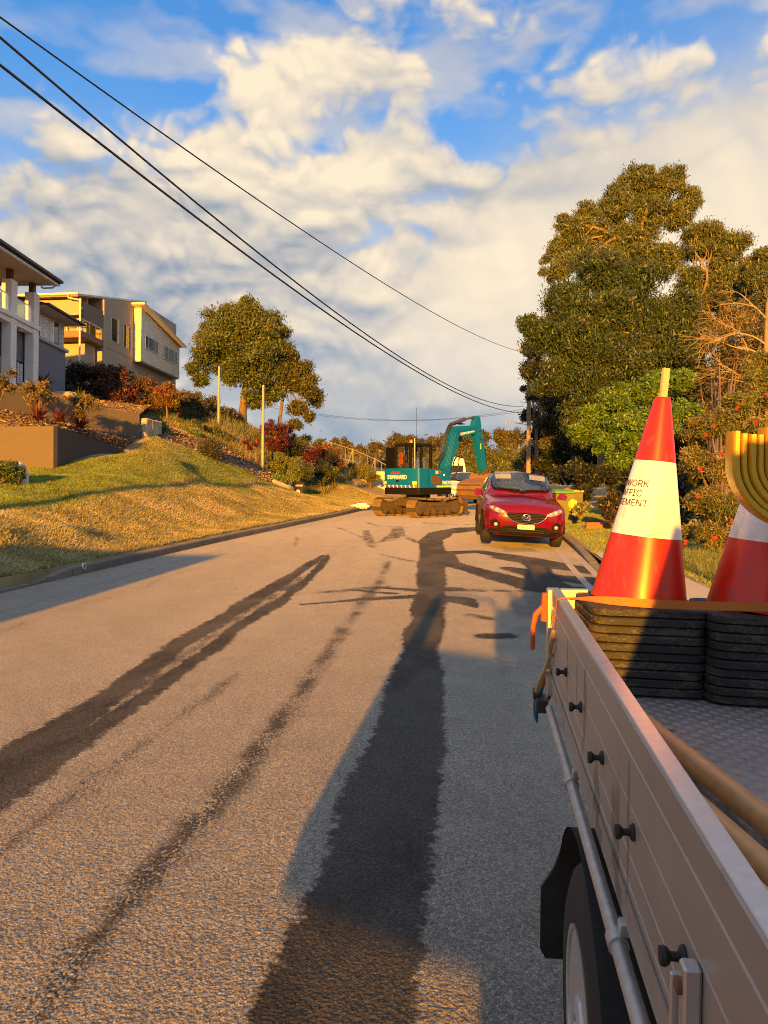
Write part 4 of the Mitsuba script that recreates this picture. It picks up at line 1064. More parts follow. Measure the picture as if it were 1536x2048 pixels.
# ---------------------------------------------------------------- cars (local frame: u across, v rearwards from the front axle, z up)
SEC = [(-.94, [(.46, .31), (.60, .36), (.66, .50), (.63, .66), (.54, .76), (.38, .80), (.2, .815), (0, .82)]),
       (-.84, [(.62, .25), (.76, .33), (.81, .54), (.78, .75), (.66, .87), (.45, .915), (.22, .935), (0, .94)]),
       (-.60, [(.72, .24), (.86, .34), (.895, .60), (.87, .86), (.74, .965), (.5, 1.0), (.25, 1.015), (0, 1.02)]),
       (-.10, [(.75, .24), (.89, .34), (.92, .65), (.905, .92), (.78, 1.035), (.52, 1.065), (.26, 1.08), (0, 1.085)]),
       (.42, [(.75, .24), (.89, .33), (.92, .65), (.91, .96), (.80, 1.085), (.55, 1.12), (.28, 1.135), (0, 1.14)]),
       (.75, [(.75, .24), (.89, .33), (.92, .65), (.91, .98), (.83, 1.11), (.74, 1.25), (.56, 1.31), (0, 1.335)]),
       (1.36, [(.75, .24), (.89, .33), (.92, .65), (.91, 1.0), (.855, 1.13), (.72, 1.49), (.59, 1.63), (0, 1.675)]),
       (2.05, [(.75, .24), (.89, .33), (.92, .65), (.91, 1.02), (.86, 1.14), (.715, 1.52), (.60, 1.66), (0, 1.71)]),
       (2.9, [(.75, .26), (.89, .34), (.92, .66), (.91, 1.05), (.86, 1.17), (.71, 1.50), (.59, 1.62), (0, 1.665)]),
       (3.35, [(.72, .30), (.87, .38), (.905, .68), (.89, 1.06), (.83, 1.18), (.68, 1.44), (.56, 1.54), (0, 1.58)]),
       (3.62, [(.6, .36), (.78, .42), (.84, .68), (.82, .98), (.76, 1.08), (.58, 1.14), (.38, 1.16), (0, 1.17)])]
SV = np.array([s[0] for s in SEC])
SP = np.array([s[1] for s in SEC])


def half(v):
    return np.stack([[np.interp(v, SV, SP[:, i, j]) for j in (0, 1)] for i in range(8)])


def surf(k, v, off=0.0):
    p = half(v)
    x, z = np.interp(k, np.arange(8), p[:, 0]), np.interp(k, np.arange(8), p[:, 1])
    q = half(v + .04)
    e = .2
    tk = np.array([np.interp(k + e, np.arange(8), p[:, 0]) - np.interp(k - e, np.arange(8), p[:, 0]), 0, np.interp(k + e, np.arange(8), p[:, 1]) - np.interp(k - e, np.arange(8), p[:, 1])])
    tv = np.array([np.interp(k, np.arange(8), q[:, 0]) - x, .04, np.interp(k, np.arange(8), q[:, 1]) - z])
    n = np.cross(tv, tk)
    n /= np.linalg.norm(n) + 1e-9
    if n @ np.array([x, 0, z - .6]) < 0:
        n = -n
    return np.array([x, v, z]) + n * off


def vfront(x, z):
    x = abs(x)
    for v in np.arange(-.95, .5, .01):
        p = half(v)
        w = np.interp(z, p[:, 1], p[:, 0], left=0, right=-1)
        if w >= x:
            return v
    return .5


def body_mesh(vs):
    rings = []
    for v in vs:
        p = half(v)
        r = [(x, v, z) for x, z in p] + [(-x, v, z) for x, z in p[-2::-1]]
        rings.append(np.array(r))
    m = loft(rings)
    if m.volume < 0:
        m.invert()
    return m


def patch(k0, k1, vf0, vf1, off, both=False, nk=7, nv=8):
    rows = []
    for i in range(nv):
        a = i / (nv - 1)
        ks = np.linspace(k0, k1, nk)
        row = [surf(k, vf0(k) * (1 - a) + vf1(k) * a, off) for k in ks]
        if both:
            row = row + [r * (-1, 1, 1) for r in row[-2::-1]]
        rows.append(row)
    return strip(rows)


def front_piece(poly, off, th=.02):
    pg = poly if isinstance(poly, Polygon) else Polygon(poly)
    m = trimesh.creation.extrude_polygon(pg, th, engine="earcut")
    m = m.subdivide_to_size(.09)
    v = np.array(m.vertices)
    vv = np.array([vfront(a, b) for a, b in v[:, :2]])
    o = trimesh.Trimesh(np.stack([v[:, 0], vv - off + (th - v[:, 2]), v[:, 1]], 1), m.faces, process=False)
    return o


def mirror(pts):
    return [(-x, z) for x, z in pts][::-1]


REDPAINT = plain("red_paint", (0.125, 0.0012, 0.008), 0.13, 0.0, specular=0.5)
CARBLACK = plain("car_plastic", (0.010, 0.010, 0.011), 0.85, specular=.15)
LAMP = plain("lamp_lens", (0.62, 0.6, 0.55), 0.08, 0.6, specular=0.9)
LAMPDARK = plain("lamp_housing", (0.03, 0.029, 0.03), 0.7, specular=.2)
LAMPSILVER = plain("lamp_silver", (.30, .28, .24), .35, .3)
CABIN = plain("cabin_dark", (0.008, 0.011, 0.02), 0.9, specular=.1)
VISOR = plain("sun_visor", (0.30, 0.29, 0.18), 0.8)
PLATE = plain("plate_cream", (0.62, 0.57, 0.42), 0.5)


def car(name, label, cat, place, paint, detail=True, group=None):
    c = thing(name, label, cat, group)
    add(c, "body", body_mesh(np.unique(np.concatenate([SV, np.linspace(-.94, 3.62, 28)]))), paint, smooth=32, xf=place)
    ws0, ws1 = (lambda k: .47 + .10 * (7 - k)), (lambda k: 1.33 - .03 * (7 - k))
    add(c, "windscreen_surround", patch(5.25, 7, ws0, ws1, .022, True), CABIN, xf=place, smooth=True)
    add(c, "windscreen", patch(5.4, 7, lambda k: ws0(k) + .03, lambda k: ws1(k) - .03, .060, True), GLASS, xf=place, smooth=True)
    for s in (1, -1):
        F = np.diag([s, 1, 1, 1.0])
        for va, vb in ((.98, 1.75), (1.85, 2.6), (2.7, 3.15)):
            add(c, "side_window", mv(patch(4.2, 5.7, lambda k: va + .28 * max(0, k - 4.2) * (va < 1.2), lambda k: vb, .007), F), DARKGLASS, xf=place, smooth=True)
        for v in (0.0, 2.70):
            w = add(c, "wheel", mv(wheel_tyre(.36, .225, .225), loc(s * .805, v, .36, ry=90)), TYRE, smooth=35, xf=place)
            add(w, "rim", mv(lathe([(.222, -.02), (.21, .06), (.19, .085), (.05, .075), (0, .075)], 20), loc(s * .805, v, .36, ry=90 * s)), RIM, smooth=30, xf=place)
            an = np.linspace(-.1, math.pi + .1, 16)
            add(c, "wheel_arch", tube([(s * .905, v + .40 * math.cos(t), .36 + .40 * math.sin(t)) for t in an], .035, 6), CARBLACK, xf=place, smooth=40)
        add(c, "wing_mirror", mv(hull([(x, v, z) for x, v, z in [(.93, .72, 1.08), (1.08, .70, 1.06), (1.12, .73, 1.15), (1.06, .74, 1.23), (.93, .76, 1.22), (.95, .86, 1.1), (1.08, .86, 1.1), (1.08, .86, 1.19), (.95, .86, 1.19), (.88, .80, 1.08)]]), F), paint, smooth=50, xf=place)
        hl = [(.44, .735), (.52, .72), (.66, .76), (.80, .83), (.80, .89), (.70, .885), (.56, .83), (.45, .775)]
        hk = add(c, "headlight", front_piece(hl if s > 0 else mirror(hl), .012), LAMPSILVER, xf=place, smooth=30)
        for lx, lz, lr in ((.52, .765, .048), (.64, .805, .056), (.745, .845, .03)):
            add(hk, "lamp", ball((s * lx, vfront(lx, lz) - .018, lz), (lr, .03, lr), 2), LAMP, xf=place, smooth=True)
        fg = [(.56, .40), (.76, .44), (.77, .56), (.66, .60), (.56, .52)]
        fk = add(c, "fog_light_recess", front_piece(fg if s > 0 else mirror(fg), .010), CARBLACK, xf=place, smooth=30)
        add(fk, "fog_light", ball((s * .655, vfront(.655, .49) - .014, .49), (.045, .025, .045), 2), LAMP, xf=place, smooth=True)
        if detail:
            vz = [(.18, 6.35), (.62, 6.35)]
            p = [surf(7 - .34 * 0, 1, 0)]
            q0, q1 = (6.86, 5.95)
            rows = [[surf(k, v, .040) * (s, 1, 1) for k in np.linspace(6.62, 5.92, 6)] for v in np.linspace(1.03, 1.25, 4)]
            add(c, "sun_visor", strip(rows), VISOR, xf=place, smooth=True)
    lp_ = [(-.80, .27), (.80, .27), (.82, .40), (.60, .395), (.46, .47), (-.46, .47), (-.60, .395), (-.82, .40)]
    add(c, "lower_bumper", front_piece(lp_, .010, .03), CARBLACK, xf=place, smooth=30)
    add(c, "lower_intake", front_piece([(-.42, .33), (.42, .33), (.40, .44), (-.40, .44)], .022), plain("intake", (.006, .006, .006), .9, specular=.1), xf=place)
    for z in (.355, .40):
        add(c, "intake_bar", front_piece([(-.40, z), (.40, z), (.40, z + .014), (-.40, z + .014)], .032), LAMPDARK, xf=place)
    gp = [(-.44, .735), (-.40, .665), (-.30, .585), (-.12, .535), (.12, .535), (.30, .585), (.40, .665), (.44, .735), (.38, .765), (0, .775), (-.38, .765)]
    gk = add(c, "grille", front_piece(gp, .014), plain("grille_black", (.008, .008, .008), .85, specular=.1), xf=place)
    for z in np.arange(.565, .74, .034):
        w = np.interp(z, [.535, .585, .665, .735, .775], [.10, .29, .39, .42, .36])
        add(gk, "grille_bar", front_piece([(-w, z), (w, z), (w, z + .012), (-w, z + .012)], .024), LAMPDARK, xf=place)
    tr = np.array([(x, z) for x, z in gp[:8]])
    add(gk, "chrome_trim", tube([(x, vfront(x, z) - .026, z) for x, z in tr], .011, 6), CHROME, xf=place, smooth=True)
    if detail:
        bd = add(gk, "badge", [tube([(.088 * math.cos(a), vfront(0, .68) - .036, .675 + .068 * math.sin(a)) for a in np.linspace(0, 2 * math.pi, 25)], .009, 6), tube([(-.07, vfront(0, .68) - .036, .715), (-.03, vfront(0, .68) - .036, .695), (0, vfront(0, .68) - .036, .655), (.03, vfront(0, .68) - .036, .695), (.07, vfront(0, .68) - .036, .715)], .009, 6), tube([(-.08, vfront(0, .68) - .036, .70), (-.045, vfront(0, .68) - .036, .655), (0, vfront(0, .68) - .036, .65), (.045, vfront(0, .68) - .036, .655), (.08, vfront(0, .68) - .036, .70)], .006, 6)], CHROME, xf=place, smooth=True, label="round chrome badge with a winged emblem")
    pv = vfront(0, .45) - .045
    pk_ = add(c, "number_plate", box(-.186, .186, pv, pv + .012, .415, .515, .003), PLATE, xf=place)
    if detail:
        tm = meshkit.text_mesh("CBP 30A", .062, .002)
        tm.vertices -= tm.bounds.mean(0)
        add(pk_, "plate_lettering", mv(tm, loc(0, pv - .002, .463, rx=90)), plain("plate_ink", (.05, .05, .1), .6), xf=place)
        for s0, s1 in ((-.62, -.05), (.12, .66)):
            add(c, "wiper", tube([surf(7 - 1.55 * abs(x) / .62, .50 + .12 * abs(x), .075) * (np.sign(x) if x else 1, 1, 1) for x in np.linspace(s0, s1, 6)], .011, 5), CARBLACK, xf=place)
        sw = add(c, "steering_wheel", tube([(-.36 + .17 * math.cos(a), .98 + .03 * math.sin(a), 1.13 + .15 * math.sin(a)) for a in np.linspace(0, 2 * math.pi, 18)], .016, 6), CARBLACK, xf=place)
        for s in (1, -1):
            add(c, "roof_rail", tube([surf(6.0, v, .03) * (s, 1, 1) for v in np.linspace(1.5, 3.1, 8)], .014, 6), CARBLACK, xf=place, smooth=True)
    return c


CARP = S @ loc(.87, 18.05, .015, rz=2.9, ry=3.6)
car("parked_car", "shiny dark red SUV parked facing the viewer by the right kerb", "car", CARP, REDPAINT)
car("parked_car", "white and silver vehicle front half hidden behind the excavator bucket", "car", S @ loc(-1.05, 44.0, 0, rz=4) @ np.diag([1.02, 1.0, 1.08, 1.0]), plain("white_car_paint", (.6, .6, .62), .25, clearcoat=.8), detail=False)
tk = thing("tipper_truck", "white truck cab far behind the excavator boom", "truck")
TP = S @ loc(-2.35, 60, 0, rz=3)
add(tk, "cab", loft([np.array([(-1.1, v, .5), (1.1, v, .5), (1.12, v, 1.5), (w, v, zt - .25), (w - .12, v, zt), (-w + .12, v, zt), (-w, v, zt - .25), (-1.12, v, 1.5)]) for v, w, zt in ((-.05, .98, 2.75), (.15, 1.0, 2.95), (1.7, 1.0, 3.0))]), WHITETRUCK, xf=TP, smooth=25)
add(tk, "windscreen", box(-.86, .86, -.12, -.075, 1.75, 2.42, .02), DARKGLASS, xf=TP)
add(tk, "roof_marker", box(-.5, .5, -.02, .1, 2.96, 3.08, .02), WHITETRUCK, xf=TP)
add(tk, "tipper_body", box(-1.15, 1.15, 1.9, 5.5, .9, 2.3, .03), mat("tipper_steel", grainy((.25, .23, .2), .4, 2, 20), .7), xf=TP)
for u in (-1, 1):
    for v in (.6, 4.4):
        add(tk, "wheel", mv(wheel_tyre(.48, .28, .28, False), loc(u, v, .48, ry=90)), TYRE, xf=TP, smooth=35)

# ---------------------------------------------------------------- excavator (local frame: x forward, y left, z up)
TEALP = mat("teal_paint", grainy((0.0, 0.125, 0.36), 0.12, 2, 30), 0.45, specular=.3, clearcoat=.3)
MACHBLACK = plain("machine_black", (0.006, 0.0055, 0.005), 0.75, specular=.2)
MUDDY = mat("muddy_steel", grainy((0.19, 0.125, 0.06), 0.6, 5, 40), 0.85)
MUDDARK = mat("muddy_dark", grainy((0.07, 0.048, 0.028), 0.6, 6, 40), 0.85)
HOSE = plain("hose_black", (.02, .02, .02), .5)
YELTAPE = plain("hivis_yellow", (.75, .62, .03), .5)
AMBER = plain("amber_lens", (.7, .16, .01), .2)
WHITEDECAL = plain("white_decal", (.75, .76, .72), .5)
REDDECAL = plain("red_decal", (.5, .03, .02), .5)
ex = thing("excavator", "teal crawler excavator standing across the road with its boom raised to the right", "excavator")
EC = np.array([-2.55, 30.7, 0.0])
TR = S @ loc(*EC, rz=51)
UPX = S @ loc(*EC, rz=50) @ np.diag([.86, 1, 1, 1.0])
e_ = lambda par, n, m, mt, xf=UPX, **k: add(par, n, m, mt, xf=xf, **k)
for s in (-1, 1):
    tk_ = e_(ex, "track_frame", [box(-1.0, 1.0, s * .95 - .13, s * .95 + .13, .22, .52, .05), box(-.5, .5, s * .95 - .18, s * .95 + .18, .40, .58, .04)], MUDDARK, TR, label="mud caked crawler track")
    n, L, r = 42, 1.05, .335
    per = 4 * L + 2 * math.pi * r
    for k in range(n):
        q = per * k / n
        sag = 0
        if q < 2 * L:
            p, a = (-L + q, .05), 0
        elif q < 2 * L + math.pi * r:
            t = (q - 2 * L) / r
            p, a = (L + r * math.sin(t), .05 + r - r * math.cos(t)), t
        elif q < 4 * L + math.pi * r:
            u = q - 2 * L - math.pi * r
            p, a = (L - u, .05 + 2 * r - .06 * math.sin(math.pi * u / (2 * L))), math.pi
        else:
            t = (q - 4 * L - math.pi * r) / r
            p, a = (-L - r * math.sin(t), .05 + r + r * math.cos(t)), math.pi + t
        sh = cat_([box(-.075, .075, -.225, .225, -.025, .012, .006), box(-.065, -.045, -.225, .225, -.05, -.02), box(-.01, .01, -.225, .225, -.05, -.02), box(.045, .065, -.225, .225, -.05, -.02)])
        e_(tk_, "track_shoe", mv(sh, loc(p[0], s * .95, p[1], ry=-math.degrees(a))), MUDDY if k % 3 else MUDDARK, TR)
    for x, rr in ((-1.05, .27), (1.05, .26), (-.6, .13), (-.2, .13), (.2, .13), (.6, .13)):
        e_(tk_, "sprocket" if x == -1.05 else "idler" if x == 1.05 else "roller", mv(lathe([(0, -.14), (rr, -.14), (rr, .14), (rr * .6, .16), (0, .16)], 18), loc(x, s * .95, .385 if rr > .2 else .20, rx=90 * -s)), MUDDARK, TR, smooth=30)
e_(ex, "undercarriage", [box(-.45, .45, -.8, .8, .38, .72, .06), mv(lathe([(0, .70), (.48, .70), (.48, .86), (0, .86)], 24), np.eye(4))], MUDDARK, TR)
bl = e_(ex, "dozer_blade", [ext([(1.72, .08), (1.80, .1), (1.74, .32), (1.78, .55), (1.72, .58), (1.68, .32)], -1.1, 1.1, "y"), box(.9, 1.7, -.62, -.5, .2, .32), box(.9, 1.7, .5, .62, .2, .32)], MUDDARK, TR, label="low dozer blade behind the near track")


def slab(poly, z0, z1, r=.0):
    pg = Polygon(poly)
    if r:
        pg = pg.buffer(-r).buffer(r, quad_segs=5)
    return ext(pg, z0, z1, "z")


rear = [(-1.08 - .12 * math.cos(a * 1.2), .98 * math.sin(a)) for a in np.linspace(-math.pi / 2, math.pi / 2, 13)]
foot = rear + [(.98, .98), (.98, -.98)]
e_(ex, "skirt", slab(foot, .88, 1.14, .08), MACHBLACK)
cw = e_(ex, "counterweight", slab([(x - .015, y * 1.01) for x, y in rear] + [(-.42, .98), (-.42, -.98)], 1.145, 1.86, .1), TEALP, smooth=30, label="teal counterweight with white lettering and hazard stripes")
e_(cw, "top_panel", slab([(x + .02, y * .97) for x, y in rear] + [(-.40, .95), (-.40, -.95)], 1.86, 1.90, .1), TEALP)
for k in range(15):
    y0 = -.86 + k * .115
    m = ext([(y0, 1.15), (y0 + .055, 1.15), (y0 + .095, 1.25), (y0 + .04, 1.25)], 0, .008, "x")
    e_(cw, "hazard_stripe", mv(m, loc(-1.225, 0, 0)), WHITEDECAL if k % 2 == 0 else REDDECAL)
tm = meshkit.text_mesh("SUNWARD", .155, .006, bold=True)
tm.vertices -= tm.bounds.mean(0)
MT = np.eye(4)
MT[:3, 0], MT[:3, 1], MT[:3, 2], MT[:3, 3] = (0, -1, 0), (0, 0, 1), (-1, 0, 0), (-1.228, .12, 1.56)
e_(cw, "lettering", mv(tm, MT), WHITEDECAL)
e_(cw, "red_decal", box(-1.232, -1.222, -.05, .42, 1.69, 1.76), REDDECAL)
e_(cw, "lifting_eye", box(-1.235, -1.22, .03, .18, 1.37, 1.45), MACHBLACK)
e_(cw, "hivis_sticker", box(-1.19, -1.13, -.90, -.70, 1.26, 1.40), YELTAPE)
e_(cw, "hivis_sticker", box(-1.2, -1.14, .80, .90, 1.28, 1.40), YELTAPE)
e_(cw, "rear_lamp", ball((-1.17, -.86, 1.20), (.03, .07, .06), 2), AMBER, smooth=True)
side = [(-.40, 1.145), (1.02, 1.145), (1.04, 1.30), (.98, 1.52), (.80, 1.74), (.45, 1.86), (-.40, 1.88)]
sp = e_(ex, "side_panel", ext(side, -.985, -.42, "y"), TEALP, label="teal right side panel with a dark mesh opening")
e_(sp, "mesh_opening", ext([(-.26, 1.28), (-.30, 1.62), (.10, 1.60), (.32, 1.50), (.30, 1.34), (.14, 1.25)], -.997, -.984, "y"), mat("mesh_dark", grainy((.09, .055, .025), .6, 20, 120), .7))
e_(sp, "front_shroud", hull([(.45, -.97, 1.88), (.80, -.97, 1.765), (1.0, -.97, 1.54), (1.05, -.97, 1.30), (.45, -.3, 1.88), (.80, -.3, 1.78), (1.0, -.3, 1.55), (1.05, -.3, 1.3), (.7, -.97, 1.4), (.7, -.3, 1.4)]), MACHBLACK)
e_(sp, "hivis_strip", box(.05, 1.0, -.995, -.982, 1.16, 1.22), YELTAPE)
e_(sp, "sticker", box(-.02, .12, -.992, -.984, 1.68, 1.80), YELTAPE)
e_(sp, "sticker", box(.14, .28, -.992, -.984, 1.68, 1.80), REDDECAL)
e_(sp, "sticker", box(.46, .56, -.992, -.984, 1.60, 1.68), WHITEDECAL)
tm = meshkit.text_mesh("SWE90", .13, .004, bold=True)
tm.vertices -= tm.bounds.mean(0)
e_(sp, "lettering", mv(tm, loc(.70, -.988, 1.34, rx=90)), WHITEDECAL)
e_(ex, "lower_side", box(-1.0, 1.0, -1.0, -.99, .90, 1.13), MACHBLACK)
# cab
cb = thing("excavator", "x", "x") if False else e_(ex, "cab", [box(-.40, 1.0, .08, .98, 1.145, 1.62, .03)], MACHBLACK, label="black framed operator cab with glass on all sides")
cz0, cz1 = 1.62, 2.80
for x, y in ((-.37, .11), (-.37, .95), (.97, .11), (.90, .95), (.32, .11), (.32, .95)):
    e_(cb, "pillar", box(x - .058, x + .058, y - .058, y + .058, cz0 - .02, cz1, .012), MACHBLACK)
e_(cb, "roof", box(-.44, 1.04, .04, 1.02, cz1, cz1 + .12, .05), plain("cab_roof", (.010, .009, .008), .8, specular=.2))
for n_, bx in (("rear_sill", (-.41, -.33, .15, .91)), ("front_sill", (.93, 1.0, .15, .91)), ("side_sill", (-.33, .93, .07, .14)), ("side_sill", (-.33, .93, .92, .98))):
    e_(cb, n_, box(bx[0], bx[1], bx[2], bx[3], cz0, cz0 + .10), MACHBLACK)
e_(cb, "rear_glass", box(-.375, -.365, .155, .905, 1.72, cz1), GLASS)
e_(cb, "front_glass", box(.965, .975, .155, .905, 1.72, cz1), GLASS)
for xa, xb in ((-.325, .275), (.365, .925)):
    e_(cb, "side_glass", box(xa, xb, .105, .115, 1.72, cz1), GLASS)
    e_(cb, "side_glass", box(xa, xb, .945, .955, 1.72, cz1), GLASS)
st_ = e_(cb, "seat", [box(-.02, .42, .32, .78, 1.50, 1.66, .04), mv(box(-.06, .06, .34, .76, 1.62, 2.16, .05), loc(0, 0, 0, ry=-6)), mv(box(-.04, .06, .43, .67, 2.2, 2.40, .04), loc(0, 0, 0, ry=-6))], plain("seat_black", (.02, .02, .022), .8))
e_(cb, "joystick", tube([(.55, .25, 1.6), (.58, .25, 1.95), (.62, .25, 2.02)], .025, 6), MACHBLACK)
e_(cb, "hivis_vest", box(-.30, -.22, .62, .86, 2.05, 2.55, .03), plain("orange_vest", (.25, .05, .01), .8))
e_(cb, "open_door", box(-.95, -.40, .99, 1.03, 1.2, 2.75, .01), plain("door_dark", (.006, .006, .006), .8, specular=.1), label="dark door panel at the left edge of the cab")
e_(cb, "beacon", lathe([(0, 2.92), (.07, 2.92), (.075, 3.0), (.05, 3.06), (0, 3.06)], 14), AMBER, xf=UPX @ loc(.05, .45, 0), smooth=40, label="orange beacon on the cab roof")
e_(cb, "exhaust_pipe", tube([(-.30, -.05, 1.88), (-.30, -.05, 3.08)], .055, 12), CHROME, smooth=40, label="bright exhaust stack")
e_(cb, "aerial", tube([(.25, .30, 2.92), (.25, .30, 4.35)], .010, 5), HOSE)
UPB = S @ loc(*EC, rz=50) @ loc(.28, 0, 0)
eb_ = lambda par, n, m, mt, xf=UPB, **k: add(par, n, m, mt, xf=xf, **k)
# boom, stick, bucket (plane y = -.12)
def inplane(poly, w, mt, n, par=None, **k):
    return eb_(par or ex, n, ext(poly, -.12 - w / 2, -.12 + w / 2, "y"), mt, **k)


bm_ = inplane([(.80, 1.45), (1.02, 1.25), (1.22, 1.38), (1.36, 1.9), (1.60, 2.50), (1.92, 3.02), (2.15, 3.20), (3.00, 3.44), (3.24, 3.58), (3.27, 3.75), (3.18, 4.12), (3.02, 4.16), (2.94, 3.92), (2.86, 3.74), (1.75, 3.66), (1.46, 3.58), (1.24, 3.28), (1.06, 2.6), (.92, 2.0)], .30, TEALP, "boom", label="teal boom with white lettering, bent at the elbow")
tm = meshkit.text_mesh("SUNWARD", .13, .004, bold=True)
tm.vertices -= tm.bounds.mean(0)
eb_(bm_, "lettering", mv(mv(tm, loc(0, 0, 0, rz=12)), loc(2.38, -.272, 3.44, rx=90)), WHITEDECAL)
eb_(bm_, "pivot_boss", mv(lathe([(0, -.19), (.12, -.19), (.12, .19), (0, .19)], 14), loc(1.92, -.12, 3.14, rx=90)), MACHBLACK)
eb_(bm_, "boom_cylinder", [tube([(1.30, -.12, 1.36), (1.5, -.12, 2.0)], .075, 10), tube([(1.5, -.12, 2.0), (1.78, -.12, 2.88)], .04, 10)], MACHBLACK, smooth=40)
eb_(bm_, "stick_cylinder", [tube([(1.50, -.12, 3.72), (2.35, -.12, 3.98)], .085, 12), tube([(2.35, -.12, 3.98), (3.04, -.12, 4.10)], .045, 10)], plain("ram_grey", (.09, .09, .095), .35, .5), smooth=40)
for k in range(4):
    o = -.26 + k * .085
    eb_(bm_, "hose", tube(smooth_path([(.72, o, 1.75), (.62, o, 2.1 + .02 * k), (.85 + .02 * k, o, 2.35), (1.06 + .03 * k, o, 2.9), (1.28 + .03 * k, o, 3.5), (1.55, o, 3.74), (2.2, o, 3.76)], 26), .022, 6), HOSE, smooth=True)
    eb_(bm_, "pipe", tube([(1.02 + .07 * k, -.28, 2.0), (1.20 + .075 * k, -.28, 2.75), (1.40 + .08 * k, -.28, 3.30 + .02 * k), (1.62 + .06 * k, -.28, 3.46 - .02 * k), (2.9, -.28, 3.66 - .035 * k)], .018, 6), TEALP, smooth=True)
eb_(bm_, "hose_loop", tube([(3.35 + .16 * math.cos(a), -.25, 3.35 + .22 * math.sin(a)) for a in np.linspace(0, 5.2, 18)], .018, 6), HOSE, smooth=True)
eb_(bm_, "base_hose", tube(smooth_path([(1.15, -.30, 1.5), (1.38, -.32, 1.9), (1.62, -.30, 2.35), (1.80, -.28, 2.42), (1.86, -.26, 2.2), (1.6, -.25, 1.6), (1.4, -.2, 1.4)], 24), .03, 6), HOSE, smooth=True)
sk = inplane([(2.98, 3.90), (3.10, 3.98), (3.26, 3.70), (3.38, 3.45), (3.66, 2.10), (3.60, 1.78), (3.44, 1.76), (3.34, 2.0), (2.92, 3.36), (2.86, 3.6)], .24, TEALP, "stick", label="paler teal stick hanging down to the bucket")
eb_(sk, "hivis_sticker", box(3.24, 3.29, -.245, -.239, 2.75, 2.98), YELTAPE)
eb_(sk, "bucket_cylinder", tube([(3.40, -.12, 3.35), (3.70, -.12, 2.55), (3.78, -.12, 2.05)], .05, 8), MACHBLACK, smooth=40)
eb_(sk, "linkage", [box(3.40, 3.86, -.26, -.20, 1.66, 1.76), box(3.40, 3.86, -.04, .02, 1.66, 1.76), tube([(3.78, -.12, 2.05), (3.84, -.12, 1.6)], .05, 8)], MUDDARK)
bkp = [(3.52, 1.70), (3.42, 1.50), (3.0, 1.42), (2.72, 1.30), (2.60, 1.05), (2.66, .78), (2.84, .62), (3.06, .58), (3.06, .61), (2.86, .66), (2.70, .82), (2.65, 1.04), (2.76, 1.25), (3.02, 1.37), (3.45, 1.45), (3.6, 1.6)]
bk = eb_(ex, "bucket", [ext(bkp, -.78, .54, "y"), ext([(2.65, 1.04), (2.70, .82), (2.86, .66), (3.06, .61), (3.40, 1.44), (3.02, 1.37), (2.76, 1.25)], -.78, -.75, "y"), ext([(2.65, 1.04), (2.70, .82), (2.86, .66), (3.06, .61), (3.40, 1.44), (3.02, 1.37), (2.76, 1.25)], .51, .54, "y")], mat("bucket_rust", grainy((0.19, 0.105, 0.045), 0.4, 4, 40), 0.75), label="wide rusty brown bucket curled under the stick")
for z in (.75, .98, 1.2):
    x = np.interp(z, [.58, .62, .78, 1.05, 1.30, 1.42], [3.06, 2.84, 2.66, 2.60, 2.72, 3.0])
    eb_(bk, "wear_strip", box(x - .03, x + .02, -.775, .535, z, z + .05), MUDDARK)

# ---------------------------------------------------------------- bins on the right verge
OLIVE = plain("bin_olive", (.10, .105, .03), .5)
for (x, y, z, rz), body, lid, lab in (((2.45, 24.0, .13, 4), OLIVE, plain("lid_green", (.12, .30, .03), .45), "olive wheelie bin with a green lid on the verge behind the red car"), ((2.86, 24.9, .14, -3), plain("bin_dark", (.06, .065, .03), .5), plain("lid_yellow", (.62, .40, .01), .45), "wheelie bin with a yellow lid behind the green lidded bin")):
    b = thing("wheelie_bin", lab, "bin", None)
    bx = S @ loc(x, y, z, rz=rz)
    add(b, "body", loft([np.array([(-.22, -.26, .03), (.22, -.26, .03), (.22, .24, .03), (-.22, .24, .03)]), np.array([(-.27, -.32, .93), (.27, -.32, .93), (.27, .30, .93), (-.27, .30, .93)]), np.array([(-.29, -.34, .95), (.29, -.34, .95), (.29, .32, .95), (-.29, .32, .95)])]), body, xf=bx)
    add(b, "lid", hull([(-.3, -.36, .955), (.3, -.36, .955), (-.3, .34, .955), (.3, .34, .955), (-.28, -.3, 1.01), (.28, -.3, 1.01), (-.26, .3, 1.06), (.26, .3, 1.06)]), lid, xf=bx, smooth=30)
    add(b, "handle", tube([(-.2, .36, .97), (.2, .36, .97)], .018, 8), body, xf=bx)
    for u in (-.2, .2):
        add(b, "wheel", mv(lathe([(0, -.03), (.1, -.03), (.1, .03), (0, .03)], 14), loc(u, .24, .1, ry=90)), BINBLACK, xf=bx)
bg = trimesh.creation.icosphere(3, 1.0)
bv_ = np.array(bg.vertices)
bv_ *= np.where(bv_[:, 2:] > 0, 1 - .45 * bv_[:, 2:], 1.0) * np.array([.15, .11, .26])
bv_ *= 1 + .5 * (meshkit.fbm(np.asarray(bg.vertices) * 3.5, 3, 3)[:, None] - .5)
single("yellow_bag", "bright yellow bag hanging from the green lidded bin", "bag", trimesh.Trimesh(bv_, bg.faces, process=False), plain("bag_yellow", (.70, .52, .015), .45), smooth=40, xf=S @ loc(2.71, 23.72, .76))

# ---------------------------------------------------------------- vegetation


def unit(a):
    return a / (np.linalg.norm(a, axis=-1, keepdims=True) + 1e-9)


